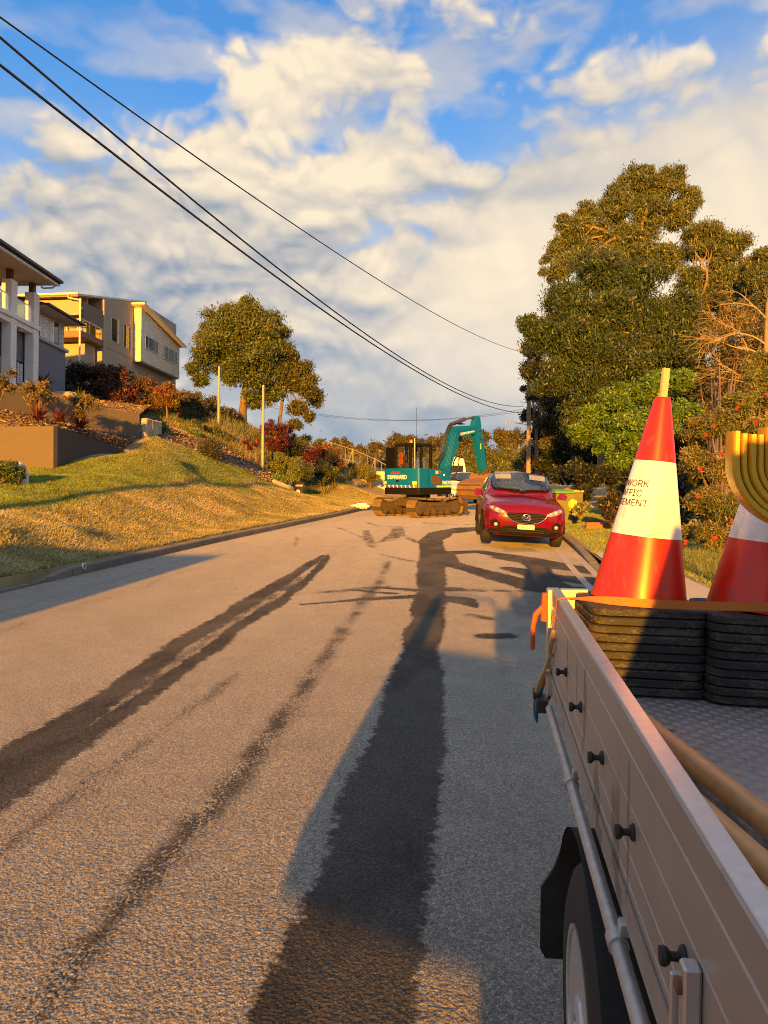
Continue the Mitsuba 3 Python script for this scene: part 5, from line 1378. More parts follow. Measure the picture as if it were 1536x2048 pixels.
def lumpy(blobs, k, frac, r, squash=.85, keep=True):
    """Each big mass broken into k smaller clumps spread over its outside."""
    out = []
    for x, y, z, R in blobs:
        d = unit(r.normal(size=(k, 3)))
        c = np.array([x, y, z]) + d * R * (r.uniform(.45, 1.02, (k, 1)) - frac * .45) * np.array([1, 1, squash])
        s = R * frac * r.uniform(.45, 1.2, k)
        out += [(*c[i], s[i]) for i in range(k)]
        if keep:
            out.append((x, y, z, R * .62))
    return out


def leaves(blobs, n, size, cols, r, aspect=.42, droop=.25, shell=.5, squash=.85, vary=.3, face=.5, fold=0.0, quad=False):
    """n small leaf faces in the clumps (x, y, z, radius), denser towards their outsides; a colour per leaf."""
    b = np.asarray(blobs, float)
    w = b[:, 3] ** 2.2
    i = r.choice(len(b), n, p=w / w.sum())
    d = unit(r.normal(size=(n, 3)))
    rad = (shell * .6 + (1 - shell * .6) * r.random(n) ** .6) * r.normal(1, .26, n).clip(.3, 1.7)
    c = b[i, :3] + d * (b[i, 3] * rad)[:, None] * np.array([1, 1, squash])
    nn = unit(d * face + r.normal(size=(n, 3)) * .75)
    t = unit(np.cross(nn, r.normal(size=(n, 3))) - np.array([0, 0, droop]))
    bb = unit(np.cross(nn, t))
    L = (size * r.uniform(.5, 1.7, n))[:, None]
    Wd = L * aspect
    if not quad:                                   # a narrow pointed leaf of one face
        v = np.stack([c - t * L * .5 + bb * Wd * .5, c - t * L * .5 - bb * Wd * .5, c + t * L * .5 - np.array([0, 0, fold]) * L], 1)
    else:
        v = np.stack([c - t * L * .5, c + bb * Wd * .5 - t * L * .05, c + t * L * .5 - np.array([0, 0, fold]) * L, c - bb * Wd * .5 - t * L * .05], 1)
    f = (np.arange(n)[:, None, None] * 4 + np.array([[0, 1, 2], [0, 2, 3]])).reshape(-1, 3) if quad else np.arange(3 * n).reshape(-1, 3)
    cc = np.asarray(cols, float)
    clump = r.integers(0, len(cc), len(b))
    pick = np.where(r.random(n) < .45, clump[i], r.integers(0, len(cc), n))
    col = cc[pick] * r.uniform(1 - vary, 1 + vary, (n, 1))
    return trimesh.Trimesh(v.reshape(-1, 3), f, process=False), np.repeat(col, 4 if quad else 3, 0)


def limbs(base, tips, r0, r, bend=.25, sides=6, split=.45):
    """Tapered limbs from a trunk top to clump centres."""
    ms = []
    b = np.asarray(base, float)
    for tip in tips:
        t = np.asarray(tip, float)
        L = np.linalg.norm(t - b)
        m1 = b + (t - b) * .35 + r.normal(size=3) * L * .07 + np.array([0, 0, L * .10])
        m2 = b + (t - b) * .7 + r.normal(size=3) * L * .07 + np.array([0, 0, L * .06])
        q = smooth_path([b, m1, m2, t], 9)
        ra = r0 * r.uniform(.35, .7)
        ms.append(tube(q, np.linspace(ra, ra * .18, 9), sides, False))
        for u in (4, 6):
            e = q[u] + (t - b) * r.uniform(.08, .2) + r.normal(size=3) * L * .08
            ms.append(tube(smooth_path([q[u], (q[u] + e) / 2 + r.normal(size=3) * L * .03, e], 5), np.linspace(ra * .5, ra * .1, 5), 5, False))
    return ms


def tree(name, label, cat, trunk, tr, blobs, n, size, cols, seed, lump=(9, .42), bark=BARK, group=None, tips=10, crown="crown", **kw):
    r = np.random.default_rng(seed)
    key = thing(name, label, cat, group)
    tp = smooth_path(trunk, 10) if len(trunk) > 2 else np.asarray(trunk, float)
    big = np.asarray(blobs, float)
    cl = lumpy(blobs, lump[0], lump[1], r) if lump else blobs
    cl = [(x, y, z, R * 1.22) for x, y, z, R in cl]
    n = int(n * 1.3)
    sel = np.asarray(cl)[r.choice(len(cl), min(tips, len(cl)), replace=False)][:, :3] if tips else []
    add(key, "trunk", cat_([tube(tp, np.linspace(tr, tr * .5, len(tp)), 9)] + limbs(tp[-1], sel, tr * .55, r)), bark, smooth=40)
    m, c = leaves(cl, n, size, cols, r, **kw)
    add(key, crown, m, LEAF, color=c)
    return key


def bush(name, label, cat, blobs, n, size, cols, seed, lump=(7, .45), group=None, **kw):
    r = np.random.default_rng(seed)
    key = thing(name, label, cat, group)
    cl = lumpy(blobs, lump[0], lump[1], r) if lump else blobs
    m, c = leaves(cl, n, size, cols, r, **kw)
    add(key, "foliage", m, LEAF, color=c)
    b0 = np.asarray(blobs, float)
    lo = b0[np.argmin(b0[:, 2] - b0[:, 3])]
    root = np.array([lo[0], lo[1], lo[2] - lo[3] * .95])
    add(key, "stems", [tube([root + r.normal(size=3) * .05, (root + q[:3]) / 2 + r.normal(size=3) * .06, q[:3]], [.035, .025, .012], 5, False) for q in b0 for _ in range(2)], BARK)
    return key


def spiky(name, label, cat, c, n, L, w, cols, seed, rise=(.25, 1.3), group=None, curve=.35, trunk=0.0):
    """A rosette of strap leaves; each leaf bends and is a part of its own when it is big enough to pick out."""
    r = np.random.default_rng(seed)
    key = thing(name, label, cat, group)
    c = np.asarray(c, float)
    if trunk:
        add(key, "stem", tube([c, c + UP * trunk], [.05, .04], 7), BARK)
        c = c + UP * trunk
    vs, fs, cs, at = [], [], [], 0
    for k in range(n):
        a, e = r.uniform(0, 2 * math.pi), r.uniform(*rise)
        d = np.array([math.cos(a) * math.cos(e), math.sin(a) * math.cos(e), math.sin(e)])
        sd = np.array([-math.sin(a), math.cos(a), 0])
        l = L * r.uniform(.65, 1.15)
        up = np.cross(sd, d)
        P = []
        for u in np.linspace(0, 1, 5):
            p = c + d * l * u - np.array([0, 0, 1]) * curve * l * u * u * math.cos(e)
            ww = w * (math.sin(math.pi * min(1, .25 + .75 * u)) * .9 + .1) * (1 if u < .99 else .05)
            P += [p - sd * ww / 2, p + up * -ww * .12, p + sd * ww / 2]
        vs.append(np.array(P))
        q = np.arange(4)[:, None, None] * 3 + np.array([[[0, 1, 4], [0, 4, 3], [1, 2, 5], [1, 5, 4]]])
        fs.append(q.reshape(-1, 3) + at)
        at += 15
        cs.append(np.tile(np.asarray(cols)[r.integers(0, len(cols))] * r.uniform(.7, 1.3), (15, 1)))
    add(key, "leaves", trimesh.Trimesh(np.vstack(vs), np.vstack(fs), process=False), LEAF, color=np.vstack(cs), smooth=True, kind=None)
    return key


OLIVE_ = [(.068, .092, .018), (.052, .078, .016), (.088, .105, .024), (.040, .062, .014), (.10, .106, .028)]
DENSE = [(.028, .054, .012), (.037, .063, .014), (.021, .042, .011), (.047, .066, .017), (.036, .046, .013)]
GUM = [(.070, .090, .024), (.088, .105, .03), (.052, .070, .02), (.068, .085, .024), (.115, .118, .040)]
BRIGHT = [(.062, .13, .012), (.08, .155, .016), (.045, .10, .011), (.10, .165, .02), (.036, .075, .010)]
DARKG_SHADE = [(.013, .018, .007), (.018, .022, .009), (.010, .014, .006)]  # dark greens; on the right verge the trees' shade is put into them
REDS = [(.115, .022, .016), (.085, .016, .014), (.14, .035, .018), (.06, .012, .012)]
BURG = [(.085, .018, .02), (.06, .014, .016), (.11, .025, .022), (.04, .012, .014)]
YELG = [(.13, .14, .02), (.10, .125, .02), (.155, .15, .026), (.075, .095, .018)]

# --- left of the road
tree("tree", "large round olive green tree on the bank right of the tan house", "tree", [(-16.951, 53.483, 4.597), (-17.030, 53.537, 5.952), (-16.897, 53.621, 7.379), (-16.799, 53.701, 8.806)], .36,
     [(-17.243, 53.795, 12.017, 2.214), (-17.020, 53.740, 10.233, 2.143), (-15.944, 54.386, 12.452, 1.583), (-18.874, 53.163, 11.587, 1.418), (-18.385, 52.582, 10.777, 1.823), (-15.537, 53.963, 10.947, 2.071), (-16.614, 53.940, 13.373, 1.214), (-18.310, 53.693, 12.731, 1.571), (-19.283, 52.421, 9.796, 1.262), (-19.657, 52.307, 8.395, 0.701), (-14.817, 54.538, 10.492, 1.442), (-15.806, 53.819, 8.628, 1.571), (-17.262, 52.651, 9.201, 1.473), (-20.114, 52.282, 9.096, 0.631), (-16.151, 53.700, 7.023, 0.929), (-15.049, 54.364, 7.432, 1.009), (-14.671, 55.142, 12.207, 0.873)],
     125000, .155, OLIVE_, 11, lump=(20, .34), shell=.35)
tree("tree", "smaller browner tree leaning out on the right of the large round tree", "tree", [(-14.768, 54.753, 4.215), (-14.565, 54.882, 6.395), (-14.215, 55.012, 8.211)], .16,
     [(-13.499, 55.152, 9.228, 1.236), (-12.772, 55.197, 8.211, 1.091), (-12.408, 56.220, 7.516, 0.888), (-13.431, 56.049, 6.665, 0.888), (-14.109, 55.043, 8.574, 0.945), (-12.766, 56.104, 6.037, 0.518), (-13.791, 55.945, 5.445, 0.592), (-13.830, 55.156, 10.209, 0.800)],
     22000, .17, [(.07, .074, .018), (.058, .064, .016), (.08, .08, .022), (.046, .054, .014)], 12, lump=(9, .4), shell=.3)
for k, (lab, bl, n, sz, cols) in enumerate([
        ("dark hedge shrub in front of the tan house beside the grey house corner", [(-20.241, 36.509, 6.694, 0.750), (-19.751, 37.083, 6.836, 0.785), (-20.235, 36.466, 5.770, 0.800), (-19.594, 37.054, 5.799, 0.810), (-19.725, 36.001, 5.223, 0.592)], 16000, .11, [(.03, .016, .010), (.022, .019, .009), (.04, .02, .012), (.02, .02, .009)]),
        ("hedge shrub crowned with bright red new leaves below the tall house windows", [(-18.947, 37.185, 6.811, 0.608), (-18.527, 37.739, 6.724, 0.616), (-18.790, 37.162, 5.900, 0.861), (-18.217, 37.740, 5.904, 0.769), (-18.296, 36.791, 5.255, 0.602)], 15000, .11, REDS[:3] + [(.05, .035, .014), (.04, .03, .012)]),
        ("mixed red and green hedge shrub right of the red crowned one", [(-18.159, 38.781, 6.434, 0.684), (-17.748, 39.329, 6.227, 0.666), (-17.944, 38.762, 5.435, 0.736), (-17.373, 39.342, 5.483, 0.666)], 13000, .11, [(.07, .06, .016), (.16, .05, .02), (.05, .05, .016), (.09, .07, .02)]),
        ("rounded hedge shrub with orange tips right of the small red trunked tree", [(-16.644, 41.475, 5.951, 0.726), (-16.264, 42.524, 5.767, 0.743), (-16.361, 41.467, 5.003, 0.726), (-15.976, 42.524, 4.968, 0.686)], 13000, .11, [(.08, .075, .018), (.13, .07, .022), (.06, .06, .016)]),
        ("hedge shrub behind the shorter grey post", [(-15.938, 44.073, 5.614, 0.709), (-15.507, 45.124, 5.340, 0.725), (-15.757, 44.055, 4.758, 0.650), (-15.324, 46.646, 5.025, 0.686), (-15.128, 44.624, 4.405, 0.538)], 12000, .11, [(.085, .08, .02), (.12, .085, .025), (.06, .06, .018)])]):
    bush("hedge_shrub", lab, "shrub", [(x, y, z, R * 1.15) for x, y, z, R in bl], int(n * 1.3), sz, cols, 20 + k, group="hedge shrubs along the bank", shell=.25)
tree("small_tree", "small red and green leaved tree with a thin dark trunk in front of the hedge", "tree", [(-16.095, 37.931, 4.213), (-16.073, 37.964, 4.854), (-16.127, 37.981, 5.366)], .07, [(-16.232, 37.992, 5.879, 0.513), (-15.875, 38.032, 5.751, 0.462), (-16.382, 37.952, 5.443, 0.359), (-15.796, 38.018, 5.238, 0.308), (-16.056, 38.030, 6.212, 0.308)], 5000, .12, [(.08, .07, .018), (.17, .05, .02), (.10, .08, .02)], 31, lump=(6, .45), tips=6)
LEATHER = [(.13, .095, .03), (.10, .085, .026), (.075, .065, .02), (.16, .11, .04)]
for k, (x, y, z) in enumerate([(-15.273, 22.990, 4.025), (-14.269, 23.393, 3.441), (-13.768, 25.168, 3.325)]):
    r = np.random.default_rng(40 + k)
    key = thing("leafy_shrub", ["sparse leathery shrub cut by the left photo edge before the upper wall", "sparse leathery shrub standing above the left red spiky plant", "sparse leathery shrub above the rightmost red spiky plant"][k], "shrub", "sparse leathery shrubs before the upper wall")
    tips = [np.array([x, y, z]) + UP * r.uniform(.35, 1.1) + np.array([r.uniform(-.42, .42), r.uniform(-.3, .3), 0]) for _ in range(14)]
    add(key, "stems", [tube(smooth_path([(x, y, z), (np.array([x, y, z]) + t) / 2 + r.normal(size=3) * .06, t], 5), np.linspace(.016, .006, 5), 5, False) for t in tips], BARK)
    m, c = leaves([(*t, .20) for t in tips], 2000, .085, LEATHER, r, aspect=.4, shell=.2, droop=-.1)
    add(key, "foliage", m, LEAF, color=c)
for k, (c, L) in enumerate([((-14.102, 23.001, 3.221), .52), ((-13.610, 23.467, 3.215), .46), ((-13.523, 24.581, 3.067), .55)]):
    spiky("red_cordyline", ["red spiky plant at the left behind the sunlit wall front", "middle one of the three red spiky plants behind the wall", "rightmost of the three red spiky plants above the dark return wall"][k], "spiky plant", np.array(c) + (0, .1, .14), 70, L * 1.45, .05, [(.14, .026, .018), (.09, .016, .014), (.19, .045, .025), (.055, .012, .012)], 50 + k, group="red spiky plants behind the lower wall")
spiky("agave", "dark green spiky agave against the grey house wall", "spiky plant", (-19.487, 32.313, 5.560), 34, .85, .09, [(.03, .05, .03), (.045, .065, .035)], 55, rise=(.15, 1.2), curve=.15)
spiky("cycad", "arching green cycad at the top of the upper retaining wall", "plant", (-15.250, 28.057, 4.403), 26, 1.05, .17, [(.10, .15, .03), (.07, .11, .025), (.14, .17, .045)], 56, rise=(.1, 1.0), curve=.55)
spiky("flax", "small dark strappy plant behind the cycad under the hedge", "plant", (-17.693, 32.214, 5.018), 22, .7, .06, [(.03, .045, .025), (.05, .06, .03)], 57)
bush("clipped_hedge", "clipped dark green hedge held by the timber logs at the left edge", "hedge", [(-12.749, 18.055, 1.689, 0.431), (-12.272, 18.118, 1.726, 0.418), (-11.895, 18.166, 1.726, 0.367), (-11.744, 18.181, 1.625, 0.279)], 15000, .055, [(.045, .075, .016), (.06, .09, .02), (.035, .055, .014)], 60, quad=True, lump=(10, .3), shell=.6, squash=.95)
bush("ball_shrub", "clipped round dark shrub on the mulch beside the mown bank", "shrub", [(-11.780, 32.460, 2.777, 0.480)], 6000, .06, [(.05, .05, .015), (.07, .06, .02), (.04, .04, .013)], 61, lump=None, shell=.8, squash=.9)
bush("ball_shrub", "small bright green rounded shrub above the clipped dark ball", "shrub", [(-13.530, 35.202, 3.589, 0.356), (-13.836, 35.163, 3.589, 0.237)], 3500, .08, BRIGHT, 62, lump=(6, .4))
bush("ball_shrub", "small bright green shrub beside the sandstone blocks", "shrub", [(-13.740, 31.842, 3.538, 0.259), (-13.763, 31.627, 3.312, 0.214)], 2600, .07, BRIGHT, 63, lump=(6, .4))
bush("low_shrub", "tiny green shrub in the mulch left of the black bin", "shrub", [(-10.349, 38.034, 1.524, 0.304), (-10.074, 38.267, 1.447, 0.229)], 2600, .08, BRIGHT + YELG[:1], 64, lump=(6, .4))
spiky("agave", "small bright green agave beside the black bin", "spiky plant", (-9.766, 38.691, 1.035), 26, .5, .08, [(.12, .18, .03), (.16, .2, .05)], 65, rise=(.3, 1.3), curve=.1)
for k, (lab, bl, n, cols) in enumerate([
        ("yellow green bush at the foot of the taller grey post", [(-11.070, 41.017, 2.526, 0.491), (-10.741, 41.252, 2.339, 0.438), (-11.016, 40.497, 2.058, 0.431)], 6000, YELG),
        ("yellow green drooping bush in front of the burgundy shrubs", [(-10.013, 41.134, 2.145, 0.600), (-9.551, 41.176, 1.791, 0.491), (-10.077, 40.592, 1.519, 0.485)], 7000, YELG + [(.10, .12, .03)]),
        ("dark burgundy shrub directly right of the taller grey post", [(-12.103, 43.996, 4.285, 0.760), (-11.708, 44.538, 4.020, 0.650), (-11.866, 43.991, 3.556, 0.760)], 9000, BURG),
        ("very dark green shrub below the burgundy shrub", [(-11.240, 45.071, 3.360, 0.717), (-11.585, 44.505, 2.987, 0.650), (-10.823, 45.108, 3.002, 0.538)], 8000, DARKG_SHADE),
        ("burgundy leaved shrub in the middle of the far bed", [(-10.170, 45.184, 2.853, 0.597), (-10.261, 44.639, 2.249, 0.473), (-9.893, 45.739, 3.168, 0.423)], 6500, BURG),
        ("orange tipped shrub at the top of the far bed beside the panel fence", [(-9.686, 47.279, 3.157, 0.561), (-9.190, 47.330, 2.908, 0.561), (-8.940, 47.340, 2.441, 0.436)], 6000, [(.17, .085, .035), (.13, .07, .03), (.09, .07, .025)]),
        ("dark green low shrub under the orange tipped shrub", [(-9.276, 44.240, 1.804, 0.526), (-8.735, 44.511, 1.805, 0.528), (-9.314, 43.707, 1.311, 0.405)], 7000, [(.05, .06, .02), (.035, .045, .016), (.06, .07, .022)]),
        ("bright yellow green tuft at the lower edge of the far bed", [(-9.435, 43.179, 1.143, 0.343), (-9.843, 42.923, 1.089, 0.284)], 3000, YELG),
        ("green shrub on the bank directly left of the excavator", [(-7.939, 51.477, 1.836, 0.608), (-7.325, 50.530, 1.501, 0.530), (-8.640, 52.413, 2.184, 0.482)], 6000, [(.11, .12, .026), (.09, .10, .024), (.14, .12, .035)]),
        ("low green shrub behind the mulch left of the shorter grey post", [(-15.293, 38.530, 4.039, 0.390), (-14.963, 39.086, 4.227, 0.368), (-15.861, 38.470, 4.298, 0.338)], 5000, [(.06, .085, .018), (.045, .065, .015), (.085, .10, .024)]),
        ("low green shrub at the foot of the shorter grey post", [(-14.487, 40.644, 3.888, 0.409), (-14.110, 41.188, 3.695, 0.414), (-14.796, 40.107, 4.023, 0.323)], 5000, [(.07, .09, .02), (.05, .07, .016), (.10, .11, .026)]),
        ("tangled green shrub below the large round tree's trunk", [(-14.128, 43.709, 3.702, 0.468), (-13.489, 43.777, 3.410, 0.468), (-13.346, 44.821, 3.748, 0.418), (-14.652, 43.659, 4.052, 0.351)], 6500, [(.08, .095, .022), (.06, .075, .018), (.11, .11, .028)]),
        ("olive bush behind the leaning fence top", [(-13.736, 58.931, 4.402, 0.623), (-12.730, 59.045, 4.091, 0.545), (-14.703, 58.811, 4.480, 0.545)], 5000, OLIVE_)]):
    bush("garden_shrub", lab, "shrub", [(x, y, z, R * 1.22) for x, y, z, R in bl], int(n * 1.4), .12, cols, 70 + k, group="garden shrubs in the far bed", shell=.2, aspect=.35)
for k, (c, L, lab) in enumerate([((-7.850, 45.408, 1.302), 1.0, "dark spiky plant at the right end of the far bed"), ((-9.140, 45.800, 2.414), .95, "dark spiky plant in the middle of the far bed")]):
    spiky("flax", lab, "spiky plant", c, 60, L, .07, [(.04, .055, .022), (.06, .07, .03), (.03, .04, .018)], 85 + k)
for k, (c, t, lab) in enumerate([((-12.252, 39.039, 2.304), .95, "taller of two red cordylines on thin stems beside the taller grey post"), ((-11.851, 39.498, 2.390), .75, "right hand red cordyline on a thin stem beside the taller grey post"), ((-12.131, 39.260, 2.386), .55, "low red cordyline between the two taller ones")]):
    spiky("tall_cordyline", lab, "spiky plant", c, 40, .55, .06, [(.13, .02, .02), (.09, .016, .016), (.18, .03, .025)], 90 + k, trunk=t)
# tall meadow grass on the bank among the beds
note("meadow_grass", None, None)
labels.pop("meadow_grass")


def blades(pts, h, w, cols, r, lean=.5):
    n = len(pts)
    a = r.uniform(0, 2 * math.pi, n)
    sd = np.stack([np.cos(a), np.sin(a), 0 * a], 1)
    hh = (h * r.uniform(.5, 1.4, n))[:, None]
    ln = np.stack([r.normal(size=n), r.normal(size=n), 0 * a], 1) * lean
    tip = pts + (UP + ln) * hh
    v = np.stack([pts - sd * w / 2, pts + sd * w / 2, tip], 1)
    col = cols * r.uniform(.7, 1.3, (n, 1))
    return trimesh.Trimesh(v.reshape(-1, 3), np.arange(3 * n).reshape(-1, 3), process=False), np.repeat(col, 3, 0)


r = np.random.default_rng(101)
n = 60000
a = r.random((n, 2))
px0, px1 = np.array((-15.300, 40.553, 4.161)), np.array((-7.129, 53.578, 1.390))
gx, gy = -19 + a[:, 0] * 15, 35 + a[:, 1] * 25
bl_ = np.array([(-15.083, 34.016, 4.064), (-14.393, 34.901, 3.837), (-13.285, 35.730, 3.424), (-12.590, 37.109, 2.966), (-11.350, 39.441, 1.968), (-9.660, 41.628, 0.966)])
keep = (gx < kerb_left(gy) - 3.2) & (gx > -19) & (gx < np.interp(gy, bl_[:, 1], bl_[:, 0]) + np.where(gy > 41, 1.0, 0))
gx, gy = gx[keep], gy[keep]
pts = np.stack([gx, gy, lawn_z(gx, gy)], 1)
k = meshkit.fbm(np.stack([gx * .5, gy * .5, 0 * gx], 1), 3, 31)[:, None]
cols = np.where(k > .5, [[.19, .16, .04]], [[.13, .14, .03]])
m, c = blades(pts, .32, .03, cols, r, .35)
note(add(None, "meadow_grass", m, LEAF, color=c), "tall yellow green grass growing between the garden shrubs on the bank", "stuff")

# mown lawn, left
n = 560000
u = r.random(n) ** 1.15 * 9.5
gy = 8 + (r.random(n) ** 1.25) * 40
gx = kerb_left(gy) - .15 - u
wl = np.interp(gy, [0, 21, 23.4, 24, 26, 29.8, 30.5, 31.8, 34, 37, 40, 60], [-30, -30, -30, -13.45, -12.9, -13.6, -13.8, -13.5, -11.4, -10.6, -9.75, -9])
keep = (gx > wl + .05)
gx, gy, u = gx[keep], gy[keep], u[keep]
pts = np.stack([gx, gy, lawn_z(gx, gy)], 1)
q = np.stack([gx * .35, gy * .35, 0 * gx], 1)
k = meshkit.fbm(q * 1.0, 4, 61)
k2 = meshkit.fbm(q * 5, 3, 62)
green = np.clip((u - 2.7 + 3.0 * (k - .5)) / 1.3, 0, 1)
hot = np.clip((pts[:, 2] - 2.0) / 1.0, 0, 1) * .55
green = np.clip(green * (1 - hot) + .5 * np.clip((u - 2.6) / .8, 0, 1) * np.clip((21 - gy) / 3, 0, 1) + .25 * (k2 - .5), 0, 1)[:, None]
tan = np.array([.30, .265, .095]) * (.5 + 1.0 * k2[:, None])
grn = np.array([.16, .21, .022]) * (.5 + 1.0 * k2[:, None])
dry = k2[:, None] > .66
cols = tan * (1 - green) + grn * green
cols = np.where(dry & (green < .6), [[.42, .34, .17]], cols)
m, c = blades(pts, .055, .019, cols, r, .9)
note(add(None, "grass", m, LEAF, color=c), "mown grass, dry and golden by the kerb, greener up the bank", "stuff")
# right verge
n = 90000
gy = 7 + r.random(n) ** 1.1 * 26
gx = kerb_right(gy) + .18 + r.random(n) * 5.5
keep = ~((gy > 9.1) & (gy < 15.3) & (gx < kerb_right(gy) + 1.05))
gx, gy = gx[keep], gy[keep]
pts = np.stack([gx, gy, right_z(gx, gy)], 1)
k2 = meshkit.fbm(np.stack([gx * 1.5, gy * 1.5, 0 * gx], 1), 3, 66)[:, None]
m, c = blades(pts, .05, .014, np.array([.20, .24, .04]) * (.65 + .7 * k2), r, .7)
note(add(None, "grass_001", m, LEAF, color=c), "short green grass on the right verge", "stuff")
n = 16000
gx, gy = 3.1 + r.random(n) * 2.6, 9.5 + r.random(n) * 5
pts = np.stack([gx, gy, right_z(gx, gy)], 1)
m, c = blades(pts[(pts[:, 0] > 3.2)], .16, .016, np.array([[.15, .17, .035]]), r, .5)
note(add(None, "grass_002", m, LEAF, color=c), "longer unmown grass behind the driveway by the bottlebrush", "stuff")

# --- right of the road
tree("tree", "huge dense dark leaved tree on the right with golden lit limbs", "tree", [(6.207, 40.138, 1.271), (6.011, 39.744, 4.147), (5.969, 39.337, 6.332), (6.056, 39.429, 8.058)], .42,
     [(5.767, 40.071, 11.764, 1.550), (4.089, 39.792, 10.390, 1.500), (7.604, 40.793, 11.390, 1.671), (2.896, 39.051, 8.600, 1.135), (4.793, 38.759, 7.973, 1.705), (7.231, 39.579, 8.058, 1.974), (9.618, 41.489, 9.978, 1.539), (3.522, 38.526, 6.465, 1.266), (5.533, 38.733, 5.419, 1.510), (7.809, 39.537, 5.593, 1.530), (10.014, 40.910, 7.342, 1.317), (2.183, 38.983, 9.093, 0.642), (4.483, 39.286, 9.290, 1.481), (11.026, 41.602, 8.569, 1.282), (8.620, 40.834, 9.493, 1.519), (8.897, 39.780, 7.811, 1.481), (6.438, 39.559, 9.783, 1.481), (3.958, 38.754, 7.990, 1.465), (6.629, 39.038, 6.770, 1.709), (4.694, 38.574, 4.324, 1.218), (6.888, 38.945, 4.088, 1.465), (10.266, 40.370, 5.895, 1.500)],
     200000, .165, DENSE, 111, lump=(22, .34), bark=PALEBARK, tips=26, shell=.3, droop=.7, aspect=.3)
GT = dict(bark=PALEBARK, shell=.15, droop=.8, aspect=.28)
tree("gum_tree", "tall gum tree rising behind the dense tree with open tufted crown", "tree", [(9.235, 48.602, 1.356), (9.339, 48.989, 9.283), (9.163, 49.168, 13.551), (9.000, 49.233, 15.380)], .38,
     [(8.885, 49.411, 19.465, 1.099), (8.189, 49.083, 18.660, 0.972), (10.039, 49.531, 18.886, 1.343), (12.014, 49.726, 17.666, 1.038), (5.396, 47.792, 15.982, 1.016), (8.450, 48.694, 16.138, 1.208), (10.944, 49.672, 19.404, 1.099), (12.402, 49.823, 18.672, 0.794), (7.901, 48.702, 17.797, 1.268), (9.939, 48.949, 17.495, 1.510), (6.226, 48.470, 17.405, 0.966), (4.741, 47.734, 16.519, 0.777), (4.157, 47.592, 15.087, 0.657), (3.716, 47.507, 14.490, 0.418), (3.484, 47.442, 13.744, 0.358), (11.260, 49.608, 17.209, 1.038), (6.952, 48.503, 16.138, 1.027), (9.253, 48.243, 15.087, 1.494), (7.478, 47.995, 14.639, 1.195), (11.035, 48.442, 14.490, 1.374), (5.699, 47.782, 14.937, 1.016), (4.999, 46.642, 14.064, 0.994), (4.144, 45.994, 13.348, 0.751), (5.837, 47.874, 16.519, 0.836), (4.658, 47.677, 15.534, 0.836), (9.729, 49.549, 20.105, 0.671), (11.698, 49.794, 19.953, 0.671), (12.919, 49.871, 18.276, 0.427)],
     115000, .165, GUM, 112, lump=(20, .34), tips=22, **GT)
tree("gum_tree", "gum tree with pale forked limbs right of the dense tree", "tree", [(13.190, 47.090, 1.366), (12.865, 47.324, 7.204), (12.413, 47.403, 10.123), (12.548, 47.503, 11.874)], .30,
     [(13.104, 47.760, 15.815, 1.052), (12.090, 47.624, 15.669, 0.760), (13.980, 47.824, 14.793, 1.052), (11.961, 47.483, 13.042, 0.994), (13.412, 47.655, 12.750, 1.052), (14.557, 47.914, 15.144, 1.110), (15.607, 48.488, 13.759, 1.005), (13.695, 47.746, 13.918, 0.994), (12.530, 47.638, 14.793, 0.818), (15.323, 48.382, 12.284, 0.945), (13.997, 47.688, 11.874, 1.052), (12.549, 47.490, 11.583, 0.877), (13.135, 46.987, 10.028, 1.156), (15.453, 47.819, 10.707, 1.169), (14.280, 47.779, 13.042, 0.994), (11.975, 47.375, 10.707, 1.052), (14.877, 47.718, 10.123, 1.169)],
     85000, .165, GUM, 113, lump=(18, .34), tips=22, **GT)
tree("gum_tree", "gum tree cut off by the right photo edge", "tree", [(15.692, 44.383, 1.382), (15.524, 44.618, 6.831), (15.452, 44.750, 9.827)], .28,
     [(15.349, 44.917, 13.641, 0.764), (14.815, 44.791, 12.415, 0.982), (14.420, 44.657, 10.645, 0.982), (15.508, 44.744, 9.555, 1.200), (15.763, 44.905, 12.279, 1.091), (15.231, 44.760, 10.645, 1.091), (16.581, 44.958, 11.190, 1.364), (16.054, 44.776, 8.738, 1.364), (14.837, 44.620, 8.738, 0.927)], 60000, .165, GUM, 114, lump=(18, .34), tips=10, **GT)
tree("tree", "very dark narrow tree behind the street light pole", "tree", [(4.041, 58.020, 1.119), (3.906, 58.203, 5.371)], .2, [(3.347, 54.179, 7.169, 0.551), (3.133, 54.225, 8.716, 0.826), (3.397, 54.332, 10.263, 0.895), (3.047, 54.349, 11.570, 0.482), (4.241, 61.485, 9.851, 1.247), (4.077, 61.537, 11.407, 1.091), (4.989, 61.470, 7.516, 1.481), (3.959, 59.346, 8.071, 0.904), (3.597, 59.211, 6.190, 0.753), (4.353, 59.237, 4.685, 1.130), (3.763, 59.100, 3.368, 0.904), (4.590, 59.161, 2.428, 1.281), (3.204, 58.581, 4.584, 0.448), (2.987, 59.226, 8.146, 0.301)], 44000, .18, [(.022, .03, .011), (.03, .036, .013), (.017, .023, .009)], 115, lump=(8, .4), shell=.2)
tree("tree", "olive brown tree left of the bright green tree", "tree", [(4.695, 48.015, 1.204), (4.619, 48.128, 3.795), (4.523, 48.158, 4.710)], .14, [(4.363, 48.203, 6.081, 0.977), (3.825, 48.076, 4.862, 0.732), (4.916, 48.209, 4.710, 0.855), (5.270, 48.326, 6.234, 0.794), (4.227, 48.063, 3.490, 0.855), (5.439, 48.211, 3.338, 0.671)], 30000, .19, [(.075, .062, .02), (.06, .056, .018), (.055, .058, .016), (.085, .068, .024)], 116, lump=(9, .42), shell=.2)
